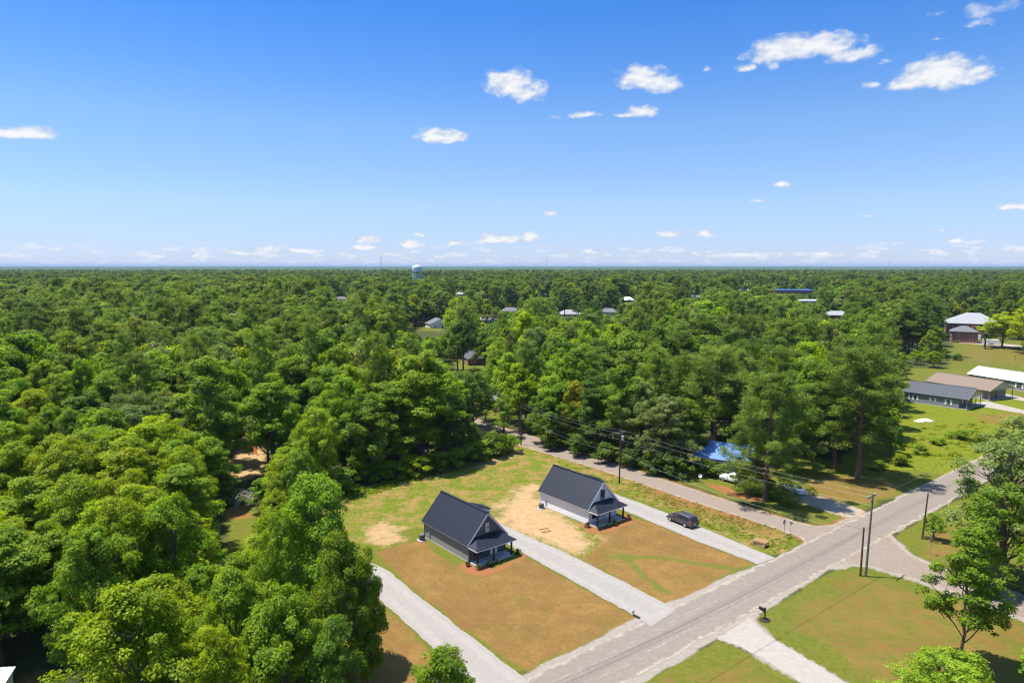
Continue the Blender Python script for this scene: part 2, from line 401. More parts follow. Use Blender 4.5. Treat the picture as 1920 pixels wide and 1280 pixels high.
def axis(segs):
    out = []
    for a, b, s in segs:
        n = max(1, int(round((b - a) / s)))
        out += list(np.linspace(a, b, n, endpoint=False))
    out.append(segs[-1][1])
    return np.array(out)
gx = axis([(-26000, -2000, 6000), (-2000, -400, 200), (-400, -60, 12), (-60, 100, 0.6), (100, 270, 2.2), (270, 500, 20), (500, 2000, 250), (2000, 26000, 6000)])
gy = axis([(-600, 0, 100), (0, 42, 6), (42, 185, 0.6), (185, 400, 2.2), (400, 700, 15), (700, 2500, 150), (2500, 26000, 5000)])
X, Y = np.meshgrid(gx, gy, indexing='xy')
Zg = elev(X, Y) + np.where((X > -60) & (X < 100) & (Y > 42) & (Y < 185), 0, 0)
nx, ny = len(gx), len(gy)
idx = np.arange(nx * ny).reshape(ny, nx)
quads = np.stack([idx[:-1, :-1], idx[:-1, 1:], idx[1:, 1:], idx[1:, :-1]], -1).reshape(-1, 4)

def mesh_np(name, verts, quads, mat, parent=None, smooth=False, link=True):
    me = bpy.data.meshes.new(name)
    n = len(verts); k = quads.shape[1]
    me.vertices.add(n); me.vertices.foreach_set('co', np.asarray(verts, np.float32).ravel())
    me.loops.add(len(quads) * k); me.loops.foreach_set('vertex_index', quads.astype(np.int32).ravel())
    me.polygons.add(len(quads))
    me.polygons.foreach_set('loop_start', np.arange(0, len(quads) * k, k, dtype=np.int32))
    me.polygons.foreach_set('loop_total', np.full(len(quads), k, dtype=np.int32))
    if smooth: me.polygons.foreach_set('use_smooth', np.ones(len(quads), bool))
    me.update(calc_edges=True)
    if mat: me.materials.append(mat)
    if not link: return me
    o = bpy.data.objects.new(name, me); COL.objects.link(o)
    if parent is not None: o.parent = parent
    return o

def ground_material():
    m, nt, out = newmat('ground_cover')
    b = nd(nt, 'ShaderNodeBsdfPrincipled', Roughness=0.95); b.inputs['Specular IOR Level'].default_value = 0.1
    tc = nd(nt, 'ShaderNodeTexCoord')
    def noise(scale, det=6.0, rough=0.65, st=None):
        n = nd(nt, 'ShaderNodeTexNoise', Scale=scale, Detail=det, Roughness=rough)
        src = tc.outputs['Object']
        if st:
            r0 = nd(nt, 'ShaderNodeMapping'); r0.inputs['Rotation'].default_value = (0, 0, R(52)); lk(nt, src, r0.inputs['Vector'])
            mp = nd(nt, 'ShaderNodeMapping'); mp.inputs['Scale'].default_value = st; lk(nt, r0.outputs[0], mp.inputs['Vector']); src = mp.outputs[0]
        lk(nt, src, n.inputs['Vector']); return n.outputs['Fac']
    def ramp(fac, a, c, lo=0.3, hi=0.7):
        r = nd(nt, 'ShaderNodeMapRange', interpolation_type='SMOOTHSTEP'); r.inputs[1].default_value = lo; r.inputs[2].default_value = hi
        lk(nt, fac, r.inputs[0]); return mixc(r.outputs[0], a, c)
    def mixc(fac, a, c):
        mx = nd(nt, 'ShaderNodeMix', data_type='RGBA')
        lk(nt, fac, mx.inputs[0])
        for s, v in ((6, a), (7, c)):
            if isinstance(v, tuple): mx.inputs[s].default_value = c4(v)
            else: lk(nt, v, mx.inputs[s])
        return mx.outputs[2]
    def ramp2(fac, a, c, lo, hi, k):
        r = nd(nt, 'ShaderNodeMapRange', interpolation_type='SMOOTHSTEP'); r.inputs[1].default_value = lo; r.inputs[2].default_value = hi; r.inputs[4].default_value = k
        lk(nt, fac, r.inputs[0]); return mixc(r.outputs[0], a, c)
    n_f = noise(6.0); n_m = noise(0.9); n_l = noise(0.16); n_t = noise(22.0, 3); n_c = noise(2.1, 6, 0.7); n_p = noise(0.42, 6, 0.68)
    streak = noise(0.8, 5, 0.7, (0.35, 2.2, 1.0))
    att = []
    for nm in ('coverA', 'coverB'):
        a = nd(nt, 'ShaderNodeAttribute', attribute_type='GEOMETRY', attribute_name=nm)
        s = nd(nt, 'ShaderNodeSeparateColor'); lk(nt, a.outputs['Color'], s.inputs[0]); att += [s.outputs[0], s.outputs[1], s.outputs[2], a.outputs['Alpha']]
    lush, dry, sand, straw, grav, field, patchy, green = att
    def crisp(mask, nz, k=1.2, w=0.3):
        a = nd(nt, 'ShaderNodeMath', operation='SUBTRACT'); lk(nt, nz, a.inputs[0]); a.inputs[1].default_value = 0.5
        c = nd(nt, 'ShaderNodeMath', operation='MULTIPLY'); lk(nt, a.outputs[0], c.inputs[0]); c.inputs[1].default_value = k
        # noise acts only where the mask is partial
        om = nd(nt, 'ShaderNodeMath', operation='SUBTRACT'); om.inputs[0].default_value = 1.0; lk(nt, mask, om.inputs[1])
        pp = nd(nt, 'ShaderNodeMath', operation='MULTIPLY'); lk(nt, mask, pp.inputs[0]); lk(nt, om.outputs[0], pp.inputs[1])
        p4 = nd(nt, 'ShaderNodeMath', operation='MULTIPLY'); lk(nt, pp.outputs[0], p4.inputs[0]); p4.inputs[1].default_value = 4.0
        e = nd(nt, 'ShaderNodeMath', operation='MULTIPLY_ADD'); lk(nt, c.outputs[0], e.inputs[0]); lk(nt, p4.outputs[0], e.inputs[1]); lk(nt, mask, e.inputs[2])
        r = nd(nt, 'ShaderNodeMapRange', interpolation_type='SMOOTHSTEP'); r.inputs[1].default_value = 0.5 - w; r.inputs[2].default_value = 0.5 + w
        lk(nt, e.outputs[0], r.inputs[0]); return r.outputs[0]
    mul = lambda a, k: (lambda n: (lk(nt, a, n.inputs[0]), lk(nt, k, n.inputs[1]) if not isinstance(k, float) else setattr(n.inputs[1], 'default_value', k), n.outputs[0])[2])(nd(nt, 'ShaderNodeMath', operation='MULTIPLY'))
    floor = ramp(n_m, (0.04, 0.06, 0.014), (0.085, 0.085, 0.03))
    c_lush = ramp(n_c, (0.078, 0.112, 0.009), (0.155, 0.158, 0.018), 0.3, 0.7)
    c_lush = ramp2(n_f, c_lush, (0.075, 0.10, 0.012), 0.55, 0.72, 0.6)
    c_lush = mixc(mul(n_l, 0.6), c_lush, ramp(n_m, (0.215, 0.155, 0.038), (0.100, 0.128, 0.013), 0.35, 0.65))
    col = mixc(crisp(lush, n_f, 0.8, 0.35), floor, c_lush)
    # patchy yard: green tufts on tan soil
    tan = ramp(n_c, (0.335, 0.205, 0.075), (0.225, 0.15, 0.045), 0.3, 0.7)
    grn = ramp(n_c, (0.085, 0.125, 0.008), (0.175, 0.19, 0.018), 0.3, 0.7)
    grn = ramp2(n_f, grn, (0.06, 0.09, 0.008), 0.55, 0.72, 0.55)
    blot = nd(nt, 'ShaderNodeMath', operation='ADD'); lk(nt, mul(noise(0.32, 7, 0.72), 0.75), blot.inputs[0]); lk(nt, mul(noise(1.7, 5, 0.7), 0.3), blot.inputs[1])
    col = mixc(crisp(patchy, n_f, 1.0, 0.3), col, ramp(blot.outputs[0], grn, tan, 0.47, 0.62))
    # field
    c_field = ramp(n_m, (0.125, 0.165, 0.008), (0.195, 0.19, 0.014), 0.3, 0.7)
    c_field = ramp2(n_c, c_field, (0.085, 0.125, 0.010), 0.45, 0.7, 0.7)
    col = mixc(crisp(field, n_f, 1.0, 0.3), col, c_field)
    # dormant brown sod
    n_q0_ = nd(nt, 'ShaderNodeMath', operation='MULTIPLY_ADD'); lk(nt, n_c, n_q0_.inputs[0]); n_q0_.inputs[1].default_value = 0.5; lk(nt, mul(noise(0.28, 6, 0.7), 0.5), n_q0_.inputs[2]); n_q0 = n_q0_.outputs[0]
    c_dry = ramp(n_q0, (0.315, 0.172, 0.046), (0.165, 0.098, 0.022), 0.40, 0.60)
    c_dry = mixc(mul(streak, 0.6), c_dry, (0.275, 0.165, 0.060))
    c_dry = ramp2(n_p, c_dry, (0.235, 0.115, 0.040), 0.5, 0.62, 0.7)
    c_dry = ramp2(n_f, c_dry, (0.125, 0.095, 0.022), 0.55, 0.75, 0.5)
    gy_ = nd(nt, 'ShaderNodeMapRange', interpolation_type='SMOOTHSTEP'); gy_.inputs[1].default_value = 0.48; gy_.inputs[2].default_value = 0.66; gy_.inputs[4].default_value = 0.5
    lk(nt, noise(0.22, 7, 0.72), gy_.inputs[0])
    c_dry = mixc(gy_.outputs[0], c_dry, ramp(n_c, (0.185, 0.145, 0.028), (0.125, 0.118, 0.018), 0.35, 0.65))
    c_dry = ramp2(noise(0.09, 4, 0.6), c_dry, (0.185, 0.098, 0.030), 0.45, 0.65, 0.5)
    seam = noise(1.0, 2, 0.5, (0.05, 1.6, 1.0)); c_dry = ramp2(seam, c_dry, (0.27, 0.17, 0.060), 0.54, 0.72, 0.3)
    c_dry = mixc(mul(n_t, 0.35), c_dry, (0.13, 0.078, 0.02))
    n_q = nd(nt, 'ShaderNodeMath', operation='MULTIPLY_ADD'); lk(nt, n_c, n_q.inputs[0]); n_q.inputs[1].default_value = 0.45; lk(nt, mul(n_p, 0.55), n_q.inputs[2])
    col = mixc(crisp(dry, n_q.outputs[0], 3.0, 0.45), col, c_dry)
    col = mixc(crisp(green, n_f, 1.6, 0.4), col, ramp(n_f, (0.085, 0.12, 0.012), (0.17, 0.165, 0.03), 0.3, 0.75))
    c_sand = ramp(n_m, (0.40, 0.245, 0.105), (0.47, 0.335, 0.18), 0.3, 0.7)
    c_sand = ramp2(n_c, c_sand, (0.33, 0.175, 0.065), 0.5, 0.72, 0.6)
    c_sand = mixc(mul(n_f, 0.4), c_sand, (0.34, 0.21, 0.09))
    col = mixc(crisp(sand, n_q.outputs[0], 3.5, 0.4), col, c_sand)
    col = mixc(crisp(straw, n_f, 1.3, 0.35), col, ramp(n_f, (0.34, 0.13, 0.05), (0.24, 0.11, 0.04)))
    col = mixc(crisp(grav, n_f, 1.2, 0.3), col, ramp(n_c, (0.275, 0.228, 0.175), (0.345, 0.30, 0.25)))
    tone_ = nd(nt, 'ShaderNodeMix', data_type='RGBA', blend_type='MULTIPLY'); tone_.inputs[0].default_value = 1.0; tone_.inputs[7].default_value = (0.86, 0.86, 0.86, 1); lk(nt, col, tone_.inputs[6])
    lk(nt, tone_.outputs[2], b.inputs['Base Color'])
    bp = nd(nt, 'ShaderNodeBump', Strength=0.55, Distance=0.12)
    hh = nd(nt, 'ShaderNodeMath', operation='ADD'); lk(nt, n_f, hh.inputs[0]); lk(nt, mul(n_t, 0.6), hh.inputs[1])
    lk(nt, hh.outputs[0], bp.inputs['Height']); lk(nt, bp.outputs['Normal'], b.inputs['Normal'])
    lk(nt, b.outputs[0], out.inputs[0])
    return m

def put_cover(me, ch):
    n = len(me.vertices)
    for nm, cs in (('coverA', (0, 1, 2, 3)), ('coverB', (4, 5, 6, 7))):
        a = me.attributes.new(nm, 'FLOAT_COLOR', 'POINT')
        a.data.foreach_set('color', np.stack([ch[c] for c in cs], -1).astype(np.float32).ravel())

xs, ys = X.ravel(), Y.ravel()
ch = ground_masks(xs, ys)
ground = mesh_np('ground', np.stack([xs, ys, Zg.ravel()], -1), quads, ground_material(), smooth=True)
put_cover(ground.data, ch)
tag(ground, kind='structure')

# ------------------------------------------------------------------ roads and drives
def paved(name, cols, edge, wear, hw=None, tracks=False, ruts=False):
    """asphalt or gravel sheet; attribute 'lat' runs 0 at the edge to 1 in the middle"""
    m, nt, out = newmat(name)
    b = nd(nt, 'ShaderNodeBsdfPrincipled', Roughness=0.9); b.inputs['Specular IOR Level'].default_value = 0.15
    tc = nd(nt, 'ShaderNodeTexCoord')
    def noise(s, d=6.0, sc=None):
        n = nd(nt, 'ShaderNodeTexNoise', Scale=s, Detail=d, Roughness=0.65); src = tc.outputs['Object']
        if sc:
            r0 = nd(nt, 'ShaderNodeMapping'); r0.inputs['Rotation'].default_value = (0, 0, R(-38.6)); lk(nt, src, r0.inputs[0])
            mp = nd(nt, 'ShaderNodeMapping'); mp.inputs['Scale'].default_value = sc; lk(nt, r0.outputs[0], mp.inputs[0]); src = mp.outputs[0]
        lk(nt, src, n.inputs['Vector']); return n.outputs['Fac']
    mx = nd(nt, 'ShaderNodeMix', data_type='RGBA'); mx.inputs[6].default_value = c4(cols[0]); mx.inputs[7].default_value = c4(cols[1])
    r = nd(nt, 'ShaderNodeMapRange'); r.inputs[1].default_value = 0.3; r.inputs[2].default_value = 0.7
    lk(nt, noise(1.4), r.inputs[0]); lk(nt, r.outputs[0], mx.inputs[0])
    m2 = nd(nt, 'ShaderNodeMix', data_type='RGBA', blend_type='MULTIPLY'); m2.inputs[0].default_value = 0.22
    r2 = nd(nt, 'ShaderNodeMapRange'); r2.inputs[1].default_value = 0.25; r2.inputs[2].default_value = 0.75; r2.inputs[3].default_value = 0.7; r2.inputs[4].default_value = 1.25
    lk(nt, noise(14.0, 3.0), r2.inputs[0]); lk(nt, mx.outputs[2], m2.inputs[6]); lk(nt, r2.outputs[0], m2.inputs[7])
    at = nd(nt, 'ShaderNodeAttribute', attribute_type='GEOMETRY', attribute_name='lat')
    e = nd(nt, 'ShaderNodeMath', operation='MULTIPLY_ADD'); lk(nt, noise(0.9), e.inputs[0]); e.inputs[1].default_value = -1.6; e.inputs[2].default_value = 0.8
    s = nd(nt, 'ShaderNodeMath', operation='ADD'); lk(nt, e.outputs[0], s.inputs[0]); lk(nt, at.outputs['Fac'], s.inputs[1])
    r3 = nd(nt, 'ShaderNodeMapRange', interpolation_type='SMOOTHSTEP'); r3.inputs[1].default_value = wear[0]; r3.inputs[2].default_value = wear[1]; r3.inputs[3].default_value = 1.0; r3.inputs[4].default_value = 0.0
    lk(nt, s.outputs[0], r3.inputs[0])
    m3 = nd(nt, 'ShaderNodeMix', data_type='RGBA'); lk(nt, r3.outputs[0], m3.inputs[0]); lk(nt, m2.outputs[2], m3.inputs[6]); m3.inputs[7].default_value = c4(edge)
    col = m3.outputs[2]
    if ruts:
        # two paler wheel ruts, darker crown with bits of grass, all broken by noise
        ru = nd(nt, 'ShaderNodeMath', operation='SUBTRACT'); lk(nt, at.outputs['Fac'], ru.inputs[0]); ru.inputs[1].default_value = 0.5
        ra_ = nd(nt, 'ShaderNodeMath', operation='ABSOLUTE'); lk(nt, ru.outputs[0], ra_.inputs[0])
        rn = nd(nt, 'ShaderNodeMath', operation='MULTIPLY_ADD'); lk(nt, noise(0.8, 6), rn.inputs[0]); rn.inputs[1].default_value = 0.5; lk(nt, ra_.outputs[0], rn.inputs[2])
        rr_ = nd(nt, 'ShaderNodeMapRange', interpolation_type='SMOOTHSTEP'); rr_.inputs[1].default_value = 0.28; rr_.inputs[2].default_value = 0.6; rr_.inputs[3].default_value = 0.0; rr_.inputs[4].default_value = 0.3; lk(nt, rn.outputs[0], rr_.inputs[0])
        mr_ = nd(nt, 'ShaderNodeMix', data_type='RGBA'); lk(nt, rr_.outputs[0], mr_.inputs[0]); lk(nt, col, mr_.inputs[6]); mr_.inputs[7].default_value = c4([v * 0.80 for v in cols[0]]); col = mr_.outputs[2]
        wn_ = nd(nt, 'ShaderNodeMapRange', interpolation_type='SMOOTHSTEP'); wn_.inputs[1].default_value = 0.62; wn_.inputs[2].default_value = 0.72; wn_.inputs[4].default_value = 0.28; lk(nt, noise(0.55, 8), wn_.inputs[0])
        mw_ = nd(nt, 'ShaderNodeMix', data_type='RGBA'); lk(nt, wn_.outputs[0], mw_.inputs[0]); lk(nt, col, mw_.inputs[6]); mw_.inputs[7].default_value = c4((0.20, 0.17, 0.125)); col = mw_.outputs[2]
    if tracks:
        wp = nd(nt, 'ShaderNodeAttribute', attribute_type='GEOMETRY', attribute_name='wpos')
        wa = nd(nt, 'ShaderNodeMath', operation='ABSOLUTE'); lk(nt, wp.outputs['Fac'], wa.inputs[0])
        wb = nd(nt, 'ShaderNodeMath', operation='SUBTRACT'); lk(nt, wa.outputs[0], wb.inputs[0]); wb.inputs[1].default_value = 0.34
        wc = nd(nt, 'ShaderNodeMath', operation='ABSOLUTE'); lk(nt, wb.outputs[0], wc.inputs[0])
        wl_ = nd(nt, 'ShaderNodeMapRange', interpolation_type='SMOOTHSTEP'); wl_.inputs[1].default_value = 0.02; wl_.inputs[2].default_value = 0.2; wl_.inputs[3].default_value = 1.0; wl_.inputs[4].default_value = 0.12; lk(nt, wc.outputs[0], wl_.inputs[0])
        # oily darker lane middles
        lm = nd(nt, 'ShaderNodeMapRange', interpolation_type='SMOOTHSTEP'); lm.inputs[1].default_value = 0.0; lm.inputs[2].default_value = 0.25; lm.inputs[3].default_value = 0.5; lm.inputs[4].default_value = 0.0; lk(nt, wa.outputs[0], lm.inputs[0])
        ml = nd(nt, 'ShaderNodeMix', data_type='RGBA'); lk(nt, lm.outputs[0], ml.inputs[0]); lk(nt, col, ml.inputs[6]); ml.inputs[7].default_value = c4([v * 0.82 for v in cols[0]]); col = ml.outputs[2]
        t = nd(nt, 'ShaderNodeMath', operation='MULTIPLY_ADD'); lk(nt, noise(1.0, 6, (0.5, 3.4, 1)), t.inputs[0]); t.inputs[1].default_value = 1.0
        fad = nd(nt, 'ShaderNodeAttribute', attribute_type='GEOMETRY', attribute_name='dusty')
        sc2 = nd(nt, 'ShaderNodeMath', operation='MULTIPLY'); lk(nt, fad.outputs['Fac'], sc2.inputs[0]); sc2.inputs[1].default_value = 0.13
        lk(nt, sc2.outputs[0], t.inputs[2])
        r4 = nd(nt, 'ShaderNodeMapRange'); r4.inputs[1].default_value = 0.66; r4.inputs[2].default_value = 0.74; r4.inputs[4].default_value = 0.75
        lk(nt, t.outputs[0], r4.inputs[0])
        r5 = nd(nt, 'ShaderNodeMath', operation='MULTIPLY'); lk(nt, r4.outputs[0], r5.inputs[0])
        vn = nd(nt, 'ShaderNodeMapRange'); vn.inputs[1].default_value = 0.42; vn.inputs[2].default_value = 0.6; lk(nt, noise(2.4, 5, (1.6, 0.5, 1)), vn.inputs[0])
        r55 = nd(nt, 'ShaderNodeMath', operation='MULTIPLY'); lk(nt, vn.outputs[0], r55.inputs[0]); lk(nt, wl_.outputs[0], r55.inputs[1]); lk(nt, r55.outputs[0], r5.inputs[1])
        m4 = nd(nt, 'ShaderNodeMix', data_type='RGBA'); lk(nt, r5.outputs[0], m4.inputs[0]); lk(nt, col, m4.inputs[6]); m4.inputs[7].default_value = c4((0.37, 0.335, 0.295))
        col = m4.outputs[2]
        # hairline cracks
        v = nd(nt, 'ShaderNodeTexVoronoi', feature='DISTANCE_TO_EDGE', Scale=0.22); lk(nt, tc.outputs['Object'], v.inputs['Vector'])
        r6 = nd(nt, 'ShaderNodeMapRange'); r6.inputs[1].default_value = 0.002; r6.inputs[2].default_value = 0.007; r6.inputs[3].default_value = 0.22; r6.inputs[4].default_value = 0.0
        lk(nt, v.outputs['Distance'], r6.inputs[0])
        m5 = nd(nt, 'ShaderNodeMix', data_type='RGBA'); lk(nt, r6.outputs[0], m5.inputs[0]); lk(nt, col, m5.inputs[6]); m5.inputs[7].default_value = c4((0.11, 0.10, 0.095))
        col = m5.outputs[2]
    tone_ = nd(nt, 'ShaderNodeMix', data_type='RGBA', blend_type='MULTIPLY'); tone_.inputs[0].default_value = 1.0; tone_.inputs[7].default_value = (0.98, 0.945, 0.885, 1); lk(nt, col, tone_.inputs[6])
    lk(nt, tone_.outputs[2], b.inputs['Base Color'])
    bp = nd(nt, 'ShaderNodeBump', Strength=0.15, Distance=0.02); lk(nt, noise(30.0, 2.0), bp.inputs['Height']); lk(nt, bp.outputs['Normal'], b.inputs['Normal'])
    lk(nt, b.outputs[0], out.inputs[0])
    return m

def sheet(name, poly, z, mat, rough=0.18, cell=0.45, thick=0.0, latw=1.0):
    """a sheet cut from a grid so that its edge can wander; 'lat' = distance in from the edge"""
    x0, y0 = poly.min(0) - 1; x1, y1 = poly.max(0) + 1
    # fine triangulation: polygon boundary with jitter + inner grid via bmesh is heavy; use grid cells snapped to the edge
    gx_ = np.arange(x0, x1, cell); gy_ = np.arange(y0, y1, cell)
    XX, YY = np.meshgrid(gx_, gy_)
    nz = (pnoise(XX, YY, 2.2, 21) - 0.5) * rough * 4 + (pnoise(XX, YY, 0.7, 22, 2) - 0.5) * rough * 2.5
    d = sdf(poly, XX, YY) + nz
    # keep cells with any corner inside, then pull outside corners back on to the edge along the gradient
    gyd, gxd = np.gradient(d, cell)
    gl = gxd ** 2 + gyd ** 2 + 1e-6
    out_ = d < 0
    XX2 = np.where(out_, XX - np.clip(d, -1.6 * cell, 0) * gxd / gl, XX); YY2 = np.where(out_, YY - np.clip(d, -1.6 * cell, 0) * gyd / gl, YY)
    ins = ~out_
    keep = (ins[:-1, :-1] | ins[:-1, 1:] | ins[1:, 1:] | ins[1:, :-1])
    id_ = np.arange(XX.size).reshape(XX.shape)
    q = np.stack([id_[:-1, :-1], id_[:-1, 1:], id_[1:, 1:], id_[1:, :-1]], -1)[keep]
    used = np.unique(q); remap = -np.ones(XX.size, int); remap[used] = np.arange(len(used))
    vx, vy = XX2.ravel()[used], YY2.ravel()[used]
    rq = remap[q]; tri = np.concatenate([rq[:, [0, 1, 2]], rq[:, [0, 2, 3]]])
    ar = (vx[tri[:, 1]] - vx[tri[:, 0]]) * (vy[tri[:, 2]] - vy[tri[:, 0]]) - (vy[tri[:, 1]] - vy[tri[:, 0]]) * (vx[tri[:, 2]] - vx[tri[:, 0]])
    o = mesh_np(name, np.stack([vx, vy, np.full(len(vx), z)], -1), tri[ar > 0.004 * cell * cell], mat)
    a = o.data.attributes.new('lat', 'FLOAT', 'POINT')
    a.data.foreach_set('value', np.clip(np.maximum(d.ravel()[used], 0) / latw, 0, 1).astype(np.float32))
    if name == 'main_road':
        s = (vx - rc.x) * road_dir.x + (vy - rc.y) * road_dir.y
        a = o.data.attributes.new('dusty', 'FLOAT', 'POINT')
        a.data.foreach_set('value', np.clip((9 - s) / 12, -1.2, 1).astype(np.float32))
        w_ = (vx - rc.x) * road_nrm.x + (vy - rc.y) * road_nrm.y
        a = o.data.attributes.new('wpos', 'FLOAT', 'POINT'); a.data.foreach_set('value', (w_ / ROAD_HW).astype(np.float32))
    return tag(o, kind='structure')

asph = paved('sunbleached_asphalt', ((0.185, 0.156, 0.135), (0.228, 0.197, 0.172)), (0.32, 0.275, 0.225), (-0.05, 0.34), tracks=True)
asph2 = paved('old_asphalt', ((0.200, 0.163, 0.135), (0.245, 0.205, 0.172)), (0.31, 0.255, 0.195), (-0.1, 0.4))
gravm = paved('pale_gravel', ((0.265, 0.245, 0.228), (0.315, 0.293, 0.273)), (0.30, 0.26, 0.21), (-0.5, 0.1), ruts=True)
conc = paved('worn_concrete', ((0.28, 0.255, 0.23), (0.345, 0.318, 0.29)), (0.32, 0.27, 0.21), (-0.4, 0.25))
dirt = paved('dirt_drive', ((0.28, 0.23, 0.185), (0.35, 0.295, 0.24)), (0.27, 0.16, 0.08), (0.0, 0.5))
sheet('side_street', SIDE_L, 0.016, asph2, 0.12, latw=1.6)
sheet('side_street', SIDE_R, 0.016, asph2, 0.14, latw=1.6)
sheet('main_road', MAIN, 0.022, asph, 0.14, latw=1.6)
sheet('driveway', DRIVE_A, 0.05, gravm, 0.10, latw=2.0)
sheet('driveway', DRIVE_B, 0.05, gravm, 0.10, latw=2.0)
sheet('driveway', DRIVE_C, 0.05, gravm, 0.08, latw=2.0)
sheet('driveway', P_D, 0.012, conc, 0.12)
sheet('driveway', GRAVEL_E, 0.012, dirt, 0.15)
sheet('driveway', SLAB_1, 0.05, conc, 0.05)
sheet('driveway', SLAB_2, 0.05, conc, 0.05)
sheet('path', gp([(768, 618), (775, 613), (822, 622), (835, 630), (820, 634)]), 0.05, conc, 0.1, cell=1.2)
sheet('path', gp([(1790, 640), (1800, 637), (1930, 649), (1930, 653), (1800, 643)]), 0.05, conc, 0.1, cell=1.0)
sheet('path', gp([(828, 650), (850, 655), (862, 672), (846, 676)]), 0.05, conc, 0.1, cell=1.0)

# ------------------------------------------------------------------ houses
def window(parent, c, w, h, axis, mats=('black', 'glass'), fr=0.07, split=True, depth=0.06, shutters=None):
    """axis: outward normal as (nx,ny); c = centre on the wall"""
    n = Vector((axis[0], axis[1], 0)); t = Vector((-axis[1], axis[0], 0)); c = Vector(c); u = Vector((0, 0, 1))
    fb = MB()
    P = lambda a, b, d: c + t * a + u * b + n * d
    for (a0, a1, b0, b1) in ((-w / 2 - fr, w / 2 + fr, h / 2, h / 2 + fr), (-w / 2 - fr, w / 2 + fr, -h / 2 - fr, -h / 2), (-w / 2 - fr, -w / 2, -h / 2, h / 2), (w / 2, w / 2 + fr, -h / 2, h / 2)):
        fb.slab([P(a0, b0, 0.004), P(a1, b0, 0.004), P(a1, b1, 0.004), P(a0, b1, 0.004)], depth)
    if split: fb.slab([P(-w / 2, -0.03, 0.004), P(w / 2, -0.03, 0.004), P(w / 2, 0.03, 0.004), P(-w / 2, 0.03, 0.004)], depth * 0.9)
    o = fb.build('window', M[mats[0]], parent)
    pb = MB().slab([P(-w / 2, -h / 2, 0.003), P(w / 2, -h / 2, 0.003), P(w / 2, h / 2, 0.003), P(-w / 2, h / 2, 0.003)], 0.02)
    pb.build('pane', M[mats[1]], o)
    if shutters:
        for sgn in (-1, 1):
            a0 = sgn * (w / 2 + fr + 0.03); a1 = a0 + sgn * 0.36
            lo, hi = min(a0, a1), max(a0, a1)
            MB().slab([P(lo, -h / 2 - fr, 0.004), P(hi, -h / 2 - fr, 0.004), P(hi, h / 2 + fr, 0.004), P(lo, h / 2 + fr, 0.004)], 0.045).build('shutter', M[shutters], o)
    return o

def gable_walls(L, W, eave, ridge):
    """walls as one shell; front wall at x=0 and back at x=-L, y 0..W"""
    b = MB()
    v = [(-L, 0, 0), (0, 0, 0), (0, W, 0), (-L, W, 0), (-L, 0, eave), (0, 0, eave), (0, W, eave), (-L, W, eave), (0, W / 2, ridge), (-L, W / 2, ridge)]
    b.add(v, [(0, 1, 5, 4), (2, 3, 7, 6), (3, 0, 4, 9, 7), (1, 2, 6, 8, 5), (0, 3, 2, 1)])
    return b

def gable_roof(L, W, eave, ridge, oe, og, t=0.12, ribs=0.0, over_front=0.0):
    b = MB(); sl = (ridge - eave) / (W / 2)
    x0, x1 = -L - og, og + over_front
    for s in (0, 1):
        y_e = -oe if s == 0 else W + oe
        z_e = eave - sl * oe + 0.06; zr = ridge + 0.06
        q = [(x0, y_e, z_e), (x1, y_e, z_e), (x1, W / 2, zr), (x0, W / 2, zr)]
        if s: q = [q[1], q[0], q[3], q[2]]
        b.slab(q, t)
        if ribs:
            n = Vector((0, -sl, 1)).normalized() if s == 0 else Vector((0, sl, 1)).normalized()
            k = int((x1 - x0) / ribs)
            for i in range(k + 1):
                x = x0 + 0.03 + (x1 - x0 - 0.06) * i / k
                off = n * (t + 0.012)
                b.beam(Vector((x, y_e, z_e)) + off, Vector((x, W / 2, zr)) + off, 0.03, 0.034, n)
    # ridge cap
    b.beam((x0, W / 2, ridge + 0.06 + t * 1.45), (x1, W / 2, ridge + 0.06 + t * 1.45), 0.34, 0.05)
    return b

